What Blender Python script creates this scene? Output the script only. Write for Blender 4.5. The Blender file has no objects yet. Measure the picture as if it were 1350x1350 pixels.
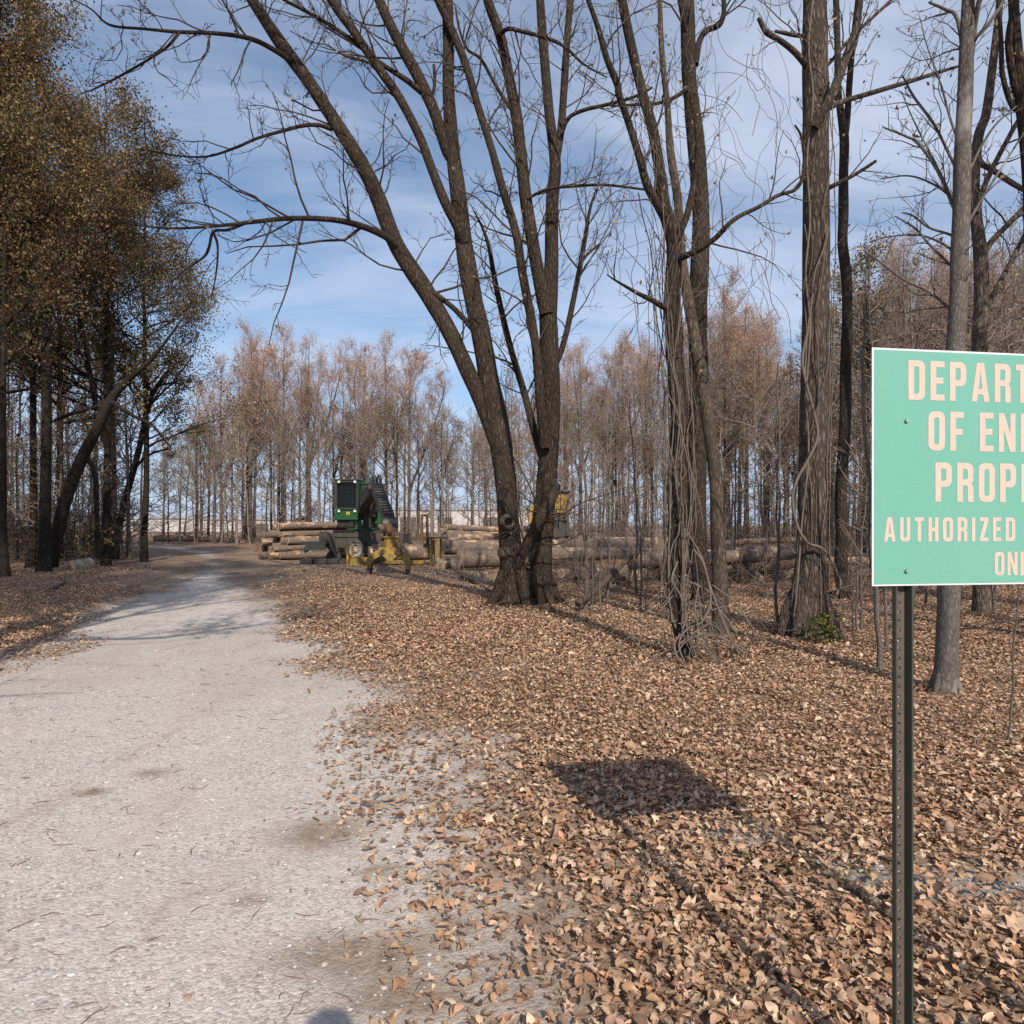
import bpy, math, random
import numpy as np
from mathutils import Vector, Matrix

scene = bpy.context.scene
COL = scene.collection
CH = 1.6            # eye height of the photographer
FPX, CX, HY = 900.0, 675.0, 693.0   # focal length and horizon measured on the 1350 px photograph
R = math.radians


def at(x, y, Y):
    """world point seen at photo pixel (x, y) at depth Y"""
    return np.array([(x - CX) / FPX * Y, Y, CH - (y - HY) / FPX * Y])


def gdepth(y):
    return CH * FPX / (y - HY)


# ------------------------------------------------------------------ noise
def _hash(ix, iy, seed):
    n = (ix.astype(np.int64) * 374761393 + iy.astype(np.int64) * 668265263 + seed * 1442695041) & 0x7fffffff
    n = ((n ^ (n >> 13)) * 1274126177) & 0x7fffffff
    n = n ^ (n >> 16)
    return (n & 0xffff) / 65535.0


def vnoise(x, y, seed=0):
    x = np.asarray(x, float); y = np.asarray(y, float)
    ix = np.floor(x); iy = np.floor(y)
    fx = x - ix; fy = y - iy
    fx = fx * fx * (3 - 2 * fx); fy = fy * fy * (3 - 2 * fy)
    a = _hash(ix, iy, seed); b = _hash(ix + 1, iy, seed)
    c = _hash(ix, iy + 1, seed); d = _hash(ix + 1, iy + 1, seed)
    return (a * (1 - fx) + b * fx) * (1 - fy) + (c * (1 - fx) + d * fx) * fy


def fbm(x, y, seed=0, oct=4):
    s = 0; a = .5; t = 0
    for k in range(oct):
        s = s + a * vnoise(x * 2 ** k, y * 2 ** k, seed + k * 17); t += a; a *= .5
    return s / t


# ------------------------------------------------------------------ objects
def tag(o, label=None, cat=None, group=None, kind=None):
    if label: o['label'] = label
    if cat: o['category'] = cat
    if group: o['group'] = group
    if kind: o['kind'] = kind
    return o


def empty(name, loc=(0, 0, 0), rz=0):
    o = bpy.data.objects.new(name, None)
    o.location = loc; o.rotation_euler = (0, 0, rz)
    o.empty_display_size = .2
    COL.objects.link(o)
    return o


def mesh_obj(name, me, mats=(), parent=None, loc=None):
    for m in mats:
        me.materials.append(m)
    o = bpy.data.objects.new(name, me)
    COL.objects.link(o)
    if parent is not None: o.parent = parent
    if loc is not None: o.location = loc
    return o


def np_mesh(name, V, faces, smooth=True, colors=None, matidx=None):
    """faces: list of (n,k) int arrays"""
    V = np.asarray(V, np.float32).reshape(-1, 3)
    me = bpy.data.meshes.new(name)
    me.vertices.add(len(V)); me.vertices.foreach_set('co', V.ravel())
    faces = [np.asarray(f, np.int32) for f in faces if len(f)]
    nl = sum(f.size for f in faces); npoly = sum(len(f) for f in faces)
    me.loops.add(nl); me.polygons.add(npoly)
    li = np.concatenate([f.ravel() for f in faces]).astype(np.int32)
    tot = np.concatenate([np.full(len(f), f.shape[1], np.int32) for f in faces])
    st = np.concatenate([[0], np.cumsum(tot)[:-1]]).astype(np.int32)
    me.loops.foreach_set('vertex_index', li)
    me.polygons.foreach_set('loop_start', st)
    me.polygons.foreach_set('loop_total', tot)
    me.polygons.foreach_set('use_smooth', np.full(npoly, smooth, bool))
    if matidx is not None:
        me.polygons.foreach_set('material_index', np.asarray(matidx, np.int32))
    if colors is not None:
        a = me.color_attributes.new('tint', 'FLOAT_COLOR', 'POINT')
        c = np.ones((len(V), 4), np.float32); c[:, :3] = colors
        a.data.foreach_set('color', c.ravel())
    me.update(calc_edges=True)
    return me


class Tubes:
    """collects tapering tubes; builds them as one mesh (pure numpy)"""
    def __init__(self):
        self.items = []

    def add(self, pts, rad, sides=6, rough=0, seed=0, cap=False):
        pts = np.asarray(pts, float)
        rad = np.asarray(rad, float)
        if rad.ndim == 0: rad = np.full(len(pts), float(rad))
        if cap:
            a = pts[0] - pts[1]; b = pts[-1] - pts[-2]
            a /= np.linalg.norm(a) + 1e-9; b /= np.linalg.norm(b) + 1e-9
            pts = np.vstack([pts[0] + a * rad[0] * .12, pts, pts[-1] + b * rad[-1] * .12])
            rad = np.concatenate([[rad[0] * .02], rad, [rad[-1] * .02]])
        self.items.append((pts, rad, sides, rough, seed))

    def arrays(self):
        groups = {}
        for it in self.items:
            groups.setdefault((len(it[0]), it[2], it[3] > 0), []).append(it)
        Vs, Fs, off = [], [], 0
        for (n, s, rg), its in groups.items():
            P = np.stack([i[0] for i in its]); Rr = np.stack([i[1] for i in its])
            T = np.gradient(P, axis=1)
            T /= np.linalg.norm(T, axis=2, keepdims=True) + 1e-9
            tm = np.abs(T.mean(1))
            ref = np.where((tm[:, 2:3] > .7), np.array([[1., 0, 0]]), np.array([[0, 0, 1.]]))
            ref = np.repeat(ref[:, None, :], n, 1)
            U = np.cross(T, ref); U /= np.linalg.norm(U, axis=2, keepdims=True) + 1e-9
            W = np.cross(T, U)
            a = np.arange(s) / s * 2 * np.pi
            RR = Rr[:, :, None] * np.ones(s)
            if rg:
                for k, it in enumerate(its):
                    h = np.concatenate([[0], np.cumsum(np.linalg.norm(np.diff(it[0], axis=0), axis=1))])
                    f = it[3] * (fbm(np.cos(a)[None] * 1.3 + 9 + 0 * h[:, None], h[:, None] * .9 + np.sin(a)[None] * 1.3, it[4], 3) - .5) * 2
                    f += it[3] * .45 * (vnoise(np.cos(a)[None] * 5 + 50, h[:, None] * 2.2 + np.sin(a)[None] * 5, it[4] + 5) - .5) * 2
                    RR[k] *= 1 + f
            V = P[:, :, None, :] + RR[..., None] * (np.cos(a)[None, None, :, None] * U[:, :, None, :] + np.sin(a)[None, None, :, None] * W[:, :, None, :])
            t = len(its)
            idx = np.arange(t * n * s).reshape(t, n, s) + off
            A = idx[:, :-1, :]; B = np.roll(A, -1, 2); C_ = idx[:, 1:, :]; D = np.roll(C_, -1, 2)
            Fs.append(np.stack([A, B, D, C_], -1).reshape(-1, 4))
            Vs.append(V.reshape(-1, 3)); off += t * n * s
        if not Vs: return np.zeros((0, 3)), np.zeros((0, 4), int)
        return np.concatenate(Vs), np.concatenate(Fs)

    def mesh(self, name):
        V, F = self.arrays()
        return np_mesh(name, V, [F])


class Solid:
    """collects boxes, bars, cylinders, prisms; builds them as one flat shaded mesh"""
    def __init__(self):
        self.V = []; self.F = []

    def poly(self, verts, faces):
        o = len(self.V)
        self.V += [tuple(float(c) for c in v) for v in verts]
        self.F += [tuple(o + i for i in f) for f in faces]
        return self

    def box(self, x0, x1, y0, y1, z0, z1, ch=0.0):
        if ch <= 0:
            v = [(x, y, z) for z in (z0, z1) for y in (y0, y1) for x in (x0, x1)]
            f = [(0, 2, 3, 1), (4, 5, 7, 6), (0, 1, 5, 4), (2, 6, 7, 3), (0, 4, 6, 2), (1, 3, 7, 5)]
            return self.poly(v, f)
        # chamfered box: three stacked rings
        rings = []
        for z, c in ((z0, ch), (z0 + ch, 0), (z1 - ch, 0), (z1, ch)):
            a0, a1, b0, b1 = x0 + c, x1 - c, y0 + c, y1 - c
            k = ch if c == 0 else ch * .6
            rings.append([(a0 + k, b0, z), (a1 - k, b0, z), (a1, b0 + k, z), (a1, b1 - k, z), (a1 - k, b1, z), (a0 + k, b1, z), (a0, b1 - k, z), (a0, b0 + k, z)])
        v = sum(rings, []); f = []
        for r in range(3):
            for i in range(8):
                j = (i + 1) % 8
                f.append((r * 8 + i, r * 8 + j, r * 8 + 8 + j, r * 8 + 8 + i))
        f.append(tuple(range(7, -1, -1))); f.append(tuple(range(24, 32)))
        return self.poly(v, f)

    def bar(self, p0, p1, w, h, w1=None, h1=None, up=(0, 0, 1)):
        p0 = Vector(p0); p1 = Vector(p1); t = (p1 - p0).normalized()
        u = t.cross(Vector(up))
        if u.length < 1e-3: u = t.cross(Vector((1, 0, 0)))
        u.normalize(); v = u.cross(t)
        w1 = w if w1 is None else w1; h1 = h if h1 is None else h1
        vs = []
        for p, a, b in ((p0, w, h), (p1, w1, h1)):
            for su, sv in ((-1, -1), (1, -1), (1, 1), (-1, 1)):
                vs.append(p + u * a / 2 * su + v * b / 2 * sv)
        return self.poly(vs, [(3, 2, 1, 0), (4, 5, 6, 7), (0, 1, 5, 4), (1, 2, 6, 5), (2, 3, 7, 6), (3, 0, 4, 7)])

    def cyl(self, p0, p1, r0, r1=None, n=16):
        p0 = Vector(p0); p1 = Vector(p1); t = (p1 - p0).normalized()
        r1 = r0 if r1 is None else r1
        u = t.cross(Vector((0, 0, 1)))
        if u.length < 1e-3: u = Vector((1, 0, 0))
        u.normalize(); v = t.cross(u)
        vs = []
        for p, r in ((p0, r0), (p1, r1)):
            for i in range(n):
                a = 2 * math.pi * i / n
                vs.append(p + u * r * math.cos(a) + v * r * math.sin(a))
        f = [(i, (i + 1) % n, n + (i + 1) % n, n + i) for i in range(n)]
        f += [tuple(range(n - 1, -1, -1)), tuple(range(n, 2 * n))]
        return self.poly(vs, f)

    def lathe(self, c, axis, prof, n=28):
        """prof: list of (along axis, radius)"""
        c = Vector(c); t = Vector(axis).normalized()
        u = t.cross(Vector((0, 0, 1)))
        if u.length < 1e-3: u = Vector((1, 0, 0))
        u.normalize(); v = t.cross(u)
        vs = []
        for (d, r) in prof:
            for i in range(n):
                a = 2 * math.pi * i / n
                vs.append(c + t * d + u * r * math.cos(a) + v * r * math.sin(a))
        f = []
        for k in range(len(prof) - 1):
            for i in range(n):
                j = (i + 1) % n
                f.append((k * n + i, k * n + j, k * n + n + j, k * n + n + i))
        return self.poly(vs, f)

    def build(self, name, mat, parent=None, loc=None, smooth=False):
        me = bpy.data.meshes.new(name)
        me.from_pydata(self.V, [], self.F)
        import bmesh
        bm = bmesh.new(); bm.from_mesh(me)
        bmesh.ops.recalc_face_normals(bm, faces=bm.faces)
        bm.to_mesh(me); bm.free()
        if smooth:
            for p in me.polygons: p.use_smooth = True
        return mesh_obj(name, me, [mat], parent, loc)


def catmull(pts, per=6):
    """smooth polyline through control rows (any number of columns)"""
    P = np.asarray(pts, float)
    Q = np.vstack([2 * P[0] - P[1], P, 2 * P[-1] - P[-2]])
    out = []
    for i in range(1, len(Q) - 2):
        p0, p1, p2, p3 = Q[i - 1], Q[i], Q[i + 1], Q[i + 2]
        for k in range(per):
            t = k / per
            out.append(.5 * ((2 * p1) + (-p0 + p2) * t + (2 * p0 - 5 * p1 + 4 * p2 - p3) * t * t + (-p0 + 3 * p1 - 3 * p2 + p3) * t ** 3))
    out.append(P[-1])
    return np.array(out)


# ------------------------------------------------------------------ materials
class NT:
    def __init__(self, name):
        self.m = bpy.data.materials.new(name); self.m.use_nodes = True
        self.t = self.m.node_tree; self.t.nodes.clear()
        self.out = self.t.nodes.new('ShaderNodeOutputMaterial')
        self.b = self.t.nodes.new('ShaderNodeBsdfPrincipled')
        self.link(self.b.outputs[0], self.out.inputs[0])

    def n(self, typ, **kw):
        x = self.t.nodes.new('ShaderNode' + typ)
        for k, v in kw.items():
            if k.startswith('i_'):
                x.inputs[k[2:].replace('_', ' ')].default_value = v
            else:
                setattr(x, k, v)
        return x

    def link(self, a, b): self.t.links.new(a, b)

    def coord(self, out='Object', scale=(1, 1, 1)):
        c = self.n('TexCoord'); mp = self.n('Mapping')
        mp.inputs['Scale'].default_value = scale
        self.link(c.outputs[out], mp.inputs[0])
        return mp.outputs[0]

    def noise(self, vec, scale, detail=4, rough=.6, dist=0):
        x = self.n('TexNoise')
        x.inputs['Scale'].default_value = scale; x.inputs['Detail'].default_value = detail
        x.inputs['Roughness'].default_value = rough; x.inputs['Distortion'].default_value = dist
        self.link(vec, x.inputs['Vector'])
        return x.outputs['Fac']

    def voronoi(self, vec, scale, feature='F1', out='Distance', rand=1):
        x = self.n('TexVoronoi', feature=feature)
        x.inputs['Scale'].default_value = scale
        x.inputs['Randomness'].default_value = rand
        self.link(vec, x.inputs['Vector'])
        return x.outputs[out]

    def ramp(self, fac, stops):
        x = self.n('ValToRGB')
        e = x.color_ramp.elements
        while len(e) < len(stops): e.new(.5)
        for k, (p, c) in enumerate(stops):
            e[k].position = p
            e[k].color = (*c, 1) if len(c) == 3 else c
        self.link(fac, x.inputs[0])
        return x.outputs[0]

    def mix(self, fac, a, b, mode='MIX'):
        x = self.n('Mix', data_type='RGBA', blend_type=mode)
        for s, v in ((0, fac), (6, a), (7, b)):
            if hasattr(v, 'links') or hasattr(v, 'is_linked'): self.link(v, x.inputs[s])
            elif isinstance(v, (int, float)): x.inputs[s].default_value = v
            else: x.inputs[s].default_value = (*v, 1)
        return x.outputs[2]

    def math(self, op, a, b=None, c=None, clamp=False):
        x = self.n('Math', operation=op); x.use_clamp = clamp
        for i, v in enumerate((a, b, c)):
            if v is None: continue
            if isinstance(v, (int, float)): x.inputs[i].default_value = v
            else: self.link(v, x.inputs[i])
        return x.outputs[0]

    def bump(self, h, strength=.5, dist=.02, normal=None):
        x = self.n('Bump')
        x.inputs['Strength'].default_value = strength; x.inputs['Distance'].default_value = dist
        self.link(h, x.inputs['Height'])
        if normal is not None: self.link(normal, x.inputs['Normal'])
        self.link(x.outputs[0], self.b.inputs['Normal'])
        return x.outputs[0]

    def attr(self, name='tint', out='Color'):
        x = self.n('Attribute', attribute_name=name)
        return x.outputs[out]

    def finish(self, color=None, rough=.8, metal=0, spec=.3):
        if color is not None:
            if hasattr(color, 'is_linked'): self.link(color, self.b.inputs['Base Color'])
            else: self.b.inputs['Base Color'].default_value = (*color, 1)
        if hasattr(rough, 'is_linked'): self.link(rough, self.b.inputs['Roughness'])
        else: self.b.inputs['Roughness'].default_value = rough
        self.b.inputs['Metallic'].default_value = metal
        self.b.inputs['Specular IOR Level'].default_value = spec
        return self.m


def bark_mat(name, dark, light, scale=1.0, moss=None, strength=.7, dist=.02, pale=None):
    t = NT(name)
    v = t.coord('Object', (scale, scale, scale * .27))
    w = t.noise(v, 5, 3, .6)
    wv = t.n('VectorMath', operation='MULTIPLY_ADD')
    x = t.n('TexNoise'); x.inputs['Scale'].default_value = 6; t.link(v, x.inputs['Vector'])
    t.link(x.outputs['Color'], wv.inputs[0]); wv.inputs[1].default_value = (.12, .12, .12); t.link(v, wv.inputs[2])
    d = t.voronoi(wv.outputs[0], 21, 'DISTANCE_TO_EDGE')
    fine = t.noise(t.coord('Object', (scale, scale, scale * .5)), 60, 5, .75)
    h = t.math('ADD', t.math('MULTIPLY', d, 1.6, clamp=True), t.math('MULTIPLY', fine, .5))
    big = t.noise(t.coord('Object'), 1.1, 3, .55)
    c = t.ramp(t.math('MULTIPLY_ADD', h, .75, t.math('MULTIPLY_ADD', big, .5, -.22)), [(.12, [q * .45 for q in dark]), (.4, dark), (.85, light)])
    if pale is not None:
        pn = t.noise(t.coord('Object', (1, 1, .5)), 3.2, 4, .6)
        c = t.mix(t.ramp(pn, [(.58, (0, 0, 0)), (.72, (1, 1, 1))]), c, pale)
    if moss is not None:
        mn = t.noise(t.coord('Object'), 2.3, 4, .65)
        c = t.mix(t.ramp(mn, [(.55, (0, 0, 0)), (.75, (.6, .6, .6))]), c, moss)
    t.bump(h, strength, dist)
    return t.finish(c, .92, 0, .15)


def paint_mat(name, col, dirt=(.06, .05, .04), amount=.5, rough=.5, metal=0, scale=3, spec=.4):
    t = NT(name)
    v = t.coord('Object')
    a = t.noise(v, scale, 5, .65); b = t.noise(v, scale * 9, 3, .6)
    f = t.math('ADD', t.math('MULTIPLY', a, .7), t.math('MULTIPLY', b, .3))
    lo = .62 - .3 * amount
    c = t.mix(t.ramp(f, [(lo, (0, 0, 0)), (lo + .28, (min(1, amount * 1.5),) * 3)]), col, dirt)
    t.bump(b, .15, .01)
    return t.finish(c, t.math('MULTIPLY_ADD', f, .5, rough - .2, clamp=True), metal, spec)


M = {}
M['bark'] = bark_mat('dark furrowed bark', (.052, .038, .029), (.135, .102, .078), 1.0, (.075, .066, .034), .9, .03)
M['bark_vine'] = bark_mat('shaggy bark', (.048, .036, .028), (.125, .097, .075), 1.2, (.07, .06, .034), .9, .025)
M['bark_big'] = bark_mat('grey ridged bark', (.085, .066, .053), (.225, .182, .148), .95, None, .9, .03)
M['bark_pale'] = bark_mat('smooth grey bark', (.13, .113, .098), (.22, .198, .176), 2.2, None, .3, .006, (.27, .252, .226))
M['bark_far'] = bark_mat('grey brown bark', (.125, .097, .077), (.28, .225, .185), 1.0, None, .6, .03)
M['bark_far_tan'] = bark_mat('tan bark', (.23, .185, .15), (.43, .355, .30), 1.0, None, .6, .03)
M['bark_dark'] = bark_mat('shaded bark', (.028, .022, .017), (.07, .054, .043), 1.0, None, .7, .02)  # shade of the roadside wood is put into this dark bark colour
M['log_bark'] = None


def twig_mat(name, col):
    t = NT(name)
    n = t.noise(t.coord('Object'), 6, 3, .6)
    return t.finish(t.mix(n, [c * .6 for c in col], [c * 1.35 for c in col]), .9, 0, .15)


M['twig'] = twig_mat('twig bark', (.085, .064, .05))
M['twig_far'] = twig_mat('far twig bark', (.255, .195, .155))
M['twig_russet'] = twig_mat('russet twig bark', (.38, .27, .215))
M['vine'] = twig_mat('vine stem', (.165, .132, .106))
M['vine_dark'] = twig_mat('dark vine stem', (.12, .09, .07))


def leaf_mat(name, rough=.7, trans=.0):
    t = NT(name)
    c = t.attr('tint')
    n = t.noise(t.coord('Object'), 30, 3, .6)
    c = t.mix(1.0, c, t.ramp(n, [(.3, (.72, .72, .72)), (.7, (1.18, 1.15, 1.1))]), 'MULTIPLY')
    t.finish(c, rough, 0, .25)
    if trans > 0:
        tr = t.n('BsdfTranslucent'); t.link(c, tr.inputs[0])
        ms = t.n('MixShader'); ms.inputs[0].default_value = trans
        t.link(t.b.outputs[0], ms.inputs[1]); t.link(tr.outputs[0], ms.inputs[2]); t.link(ms.outputs[0], t.out.inputs[0])
    return t.m


M['leaf_litter'] = leaf_mat('dry fallen leaf', .65, .12)
M['leaf_tree'] = leaf_mat('tree leaf', .6, .3)
# ------------------------------------------------------------------ ground and road
def lane(Y):
    """left and right edge of the gravel road at depth Y"""
    ys = [-30, -6, 0, 2.2, 3.15, 5.4, 8.6, 13.5, 19, 25, 33, 42, 52, 70]
    rx = [6.5, 2.0, .5, -.06, -.30, -1.2, -2.75, -4.75, -6.9, -9.1, -12.2, -16.5, -23, -40]
    lx = [1.0, -2.6, -4.1, -4.5, -4.65, -5.0, -5.75, -7.7, -10.2, -12.9, -16.6, -22, -30, -49]
    return np.interp(Y, ys, lx), np.interp(Y, ys, rx)


def road_dist(x, y):
    """signed distance to the road edge: positive inside"""
    l, r = lane(y)
    wob = (fbm(x * .9, y * .9, 3, 5) - .5) * 1.3 + (fbm(x * 3.2, y * 3.2, 4, 3) - .5) * .5 * np.clip(.55 + y * .03, .4, 1.2)
    return np.minimum(x - l, r - x) * .93 + wob


def bare(x, y):
    """patches along the verge where gravel shows through the leaf litter (0..1)"""
    def blob(cx, cy, rx, ry, a=0):
        dx = x - cx; dy = y - cy
        u = dx * math.cos(a) + dy * math.sin(a); v = -dx * math.sin(a) + dy * math.cos(a)
        return np.exp(-((u / rx) ** 2 + (v / ry) ** 2))
    b = blob(1.9, 3.05, .75, .2, -.1) + .7 * blob(1.15, 3.5, .4, .15) + .8 * blob(1.75, 2.05, .35, .22)
    b += .9 * blob(.15, 2.75, .35, .2, .5) + .8 * blob(-.2, 4.3, .3, .35) + .5 * blob(-.4, 7.2, .5, .25) + .5 * blob(.75, 3.2, .22, .12)
    b *= .4 + .9 * fbm(x * 5, y * 5, 61, 3)
    return np.clip(b, 0, 1)


def ground_h(x, y):
    far = np.clip((np.hypot(x, y) - 40) / 60, 0, 1)
    h = .10 * (fbm(x * .22, y * .22, 8, 3) - .5) + .05 * (fbm(x * 1.4, y * 1.4, 9, 3) - .5)
    d = road_dist(x, y)
    h = h * np.clip(.35 - d * .25, .25, 1)
    h = h - .03 * np.clip(d / 1.0, 0, 1)
    return h * (1 - far)


def axis(dense, step, outer, grow):
    a, b = dense
    v = list(np.arange(a, b + 1e-6, step))
    s = step
    while v[-1] < outer[1]:
        s *= grow; v.append(v[-1] + s)
    s = step
    while v[0] > outer[0]:
        s *= grow; v.insert(0, v[0] - s)
    return np.array(v)


def grid(ax, ay):
    X, Y = np.meshgrid(ax, ay)
    n, m = len(ax), len(ay)
    i = np.arange(n * m).reshape(m, n)
    F = np.stack([i[:-1, :-1], i[:-1, 1:], i[1:, 1:], i[1:, :-1]], -1).reshape(-1, 4)
    return X.ravel(), Y.ravel(), F


# --- ground material: soil under litter, gravel where the verge is bare
t = NT('leaf strewn soil')
v = t.coord('Object')
cells = t.n('TexVoronoi', feature='F1'); cells.inputs['Scale'].default_value = 15; t.link(v, cells.inputs['Vector'])
cells2 = t.n('TexVoronoi', feature='F1'); cells2.inputs['Scale'].default_value = 9.3; t.link(v, cells2.inputs['Vector'])
sep = t.n('SeparateColor'); t.link(cells.outputs['Color'], sep.inputs[0])
sep2 = t.n('SeparateColor'); t.link(cells2.outputs['Color'], sep2.inputs[0])
leafc = t.ramp(sep.outputs[0], [(0, (.11, .066, .045)), (.3, (.23, .135, .085)), (.6, (.34, .21, .135)), (.85, (.44, .29, .19)), (1, (.52, .37, .26))])
leafc2 = t.ramp(sep2.outputs[0], [(0, (.10, .06, .042)), (.5, (.28, .17, .108)), (1, (.44, .29, .195))])
lit = t.mix(sep2.outputs[1], leafc, leafc2)
soiln = t.noise(v, 4, 5, .65)
soil = t.ramp(soiln, [(.3, (.12, .075, .05)), (.7, (.25, .16, .105))])
big = t.noise(v, .55, 4, .6)
c = t.mix(t.ramp(t.math('MULTIPLY_ADD', t.noise(v, 28, 3, .6), .5, t.math('MULTIPLY', big, .7)), [(.48, (1, 1, 1)), (.7, (.25, .25, .25))]), soil, lit)
gn = t.noise(v, 60, 3, .7)
grav = t.ramp(gn, [(.3, (.22, .2, .18)), (.5, (.36, .335, .31)), (.72, (.5, .475, .445))])
sepa = t.n('SeparateColor'); t.link(t.attr('tint'), sepa.inputs[0])
c = t.mix(sepa.outputs[0], c, grav)
mossn = t.math('MULTIPLY', sepa.outputs[1], t.ramp(t.noise(v, 9, 4, .6), [(.42, (0, 0, 0)), (.55, (1, 1, 1))]))
c = t.mix(mossn, c, (.085, .062, .018))
c = t.mix(sepa.outputs[2], c, t.ramp(t.noise(v, 1.6, 5, .7), [(.3, (.15, .107, .078)), (.7, (.30, .225, .17))]))
hh = t.math('ADD', t.math('MULTIPLY', cells.outputs['Distance'], .6), t.math('ADD', t.math('MULTIPLY', gn, .3), t.math('MULTIPLY', sep.outputs[1], .8)))
t.bump(hh, .8, .03)
M['ground'] = t.finish(c, .95, 0, .1)

ax = axis((-6.5, 9), .07, (-3000, 3000), 1.13)
ay = axis((-1, 14), .07, (-400, 4000), 1.13)
gx, gy, gF = grid(ax, ay)
gz = ground_h(gx, gy)
tint = np.zeros((len(gx), 3), np.float32)
tint[:, 0] = np.clip(bare(gx, gy) * 1.2, 0, 1)
tint[:, 1] = np.clip(np.exp(-(((gx - 1.35) / .55) ** 2 + ((gy - 3.15) / .25) ** 2)) + np.exp(-(((gx - 1.5) / .3) ** 2 + ((gy - 2.1) / .22) ** 2)), 0, 1)
# churned bare earth of the log landing
tint[:, 2] = np.clip(1.6 * np.exp(-(((gx + 4.5) / 9) ** 2 + ((gy - 27) / 7.5) ** 2)), 0, 1) * np.clip((gy - 16) / 6, 0, 1)
o = mesh_obj('ground', np_mesh('ground', np.stack([gx, gy, gz], 1), [gF], True, tint), [M['ground']])
tag(o, 'brown leaf strewn ground under the trees', kind='structure')

# --- road
t = NT('pale crushed limestone')
v = t.coord('Object')
st1 = t.n('TexVoronoi', feature='F1'); st1.inputs['Scale'].default_value = 75; t.link(v, st1.inputs['Vector'])
st2 = t.n('TexVoronoi', feature='F1'); st2.inputs['Scale'].default_value = 34; t.link(v, st2.inputs['Vector'])
s1 = t.n('SeparateColor'); t.link(st1.outputs['Color'], s1.inputs[0])
s2 = t.n('SeparateColor'); t.link(st2.outputs['Color'], s2.inputs[0])
fine = t.noise(v, 160, 3, .7)
med = t.noise(v, 7, 5, .7)
patch = t.noise(v, .9, 5, .62, .4)
stone = t.ramp(s1.outputs[0], [(0, (.25, .228, .208)), (.2, (.40, .37, .34)), (.7, (.52, .485, .45)), (.93, (.58, .545, .51)), (1, (.64, .61, .58))])
stone = t.mix(t.ramp(s2.outputs[1], [(.75, (0, 0, 0)), (.8, (.7, .7, .7))]), stone, t.ramp(s2.outputs[0], [(0, (.28, .265, .25)), (1, (.62, .595, .565))]))
dust = t.ramp(fine, [(.3, (.44, .40, .365)), (.7, (.57, .528, .487))])
c = t.mix(t.ramp(t.math('MULTIPLY_ADD', med, .45, t.math('MULTIPLY', patch, .6)), [(.46, (.05, .05, .05)), (.66, (.7, .7, .7))]), stone, dust)
streak = t.noise(t.coord('Object', (1, .35, 1)), 3.2, 6, .7, .6)
c = t.mix(t.ramp(streak, [(.54, (0, 0, 0)), (.74, (.5, .5, .5))]), c, (.27, .21, .165))
sa = t.n('SeparateColor'); t.link(t.attr('tint'), sa.inputs[0])
edge = t.math('ADD', sa.outputs[0], t.math('MULTIPLY_ADD', t.noise(v, 5, 5, .7), .9, -.45))
c = t.mix(t.ramp(edge, [(.42, (0, 0, 0)), (.78, (1, 1, 1))]), c, t.ramp(t.noise(v, 22, 4, .7), [(.3, (.13, .095, .07)), (.7, (.33, .25, .188))]))
c = t.mix(sa.outputs[1], c, t.ramp(t.noise(v, 14, 4, .7), [(.3, (.16, .12, .09)), (.7, (.33, .265, .21))]))
hh = t.math('ADD', t.math('MULTIPLY', st1.outputs['Distance'], -.9), t.math('ADD', t.math('MULTIPLY', st2.outputs['Distance'], -.6), t.math('MULTIPLY', fine, .45)))
t.bump(hh, .7, .006)
c = t.mix(1.0, c, (1.09, 1.04, 1.005), 'MULTIPLY')
M['gravel'] = t.finish(c, .95, 0, .12)
rx_, ry_, rF = grid(np.concatenate([np.arange(-50, -7.5, .25), np.arange(-7.5, 3, .06)]), np.concatenate([np.arange(-12, 1, .15), np.arange(1, 15, .06), np.arange(15, 66, .25)]))
rd = road_dist(rx_, ry_)
keep = (rd[rF] > -1.3).all(1)
rF = rF[keep]
used, inv = np.unique(rF, return_inverse=True)
rx_, ry_, rd = rx_[used], ry_[used], rd[used]
rF = inv.reshape(-1, 4)
rz_ = ground_h(rx_, ry_) + .006
rtint = np.zeros((len(rx_), 3), np.float32)
rtint[:, 0] = np.clip(1 - (rd + 1.1) / (1.5 + .04 * np.clip(ry_, 0, 30)) + np.clip((ry_ - 9) / 20, 0, .8), 0, 1)


def stains(x, y):
    s = 0
    for (px, py, rx2, ry2) in ((425, 1100, .22, .16), (330, 1185, .07, .05), (470, 1260, .30, .13), (535, 1320, .2, .1), (200, 1015, .1, .06), (120, 1040, .1, .05), (500, 1150, .08, .05)):
        Y0 = gdepth(py); X0 = (px - CX) / FPX * Y0
        s = s + np.exp(-(((x - X0) / rx2) ** 2 + ((y - Y0) / ry2) ** 2))
    return s


rtint[:, 1] = np.clip(.22 * np.clip((fbm(rx_ * .55, ry_ * .4, 140, 5) - .52) * 6, 0, 1) + stains(rx_, ry_) * (.75 + 1.0 * fbm(rx_ * 9, ry_ * 9, 44, 3)), 0, .9)
o = mesh_obj('gravel_road', np_mesh('gravel_road', np.stack([rx_, ry_, rz_], 1), [rF], True, rtint), [M['gravel']])
tag(o, 'pale gravel road curving away between the trees', kind='structure')

# ------------------------------------------------------------------ fallen leaves
PAL = np.array([(.50, .325, .215), (.45, .285, .185), (.54, .385, .27), (.38, .225, .14), (.30, .175, .115), (.24, .145, .10), (.58, .43, .315), (.42, .25, .155), (.34, .225, .165), (.42, .225, .135), (.48, .33, .235), (.19, .12, .085), (.62, .475, .355), (.37, .265, .20)])


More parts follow.
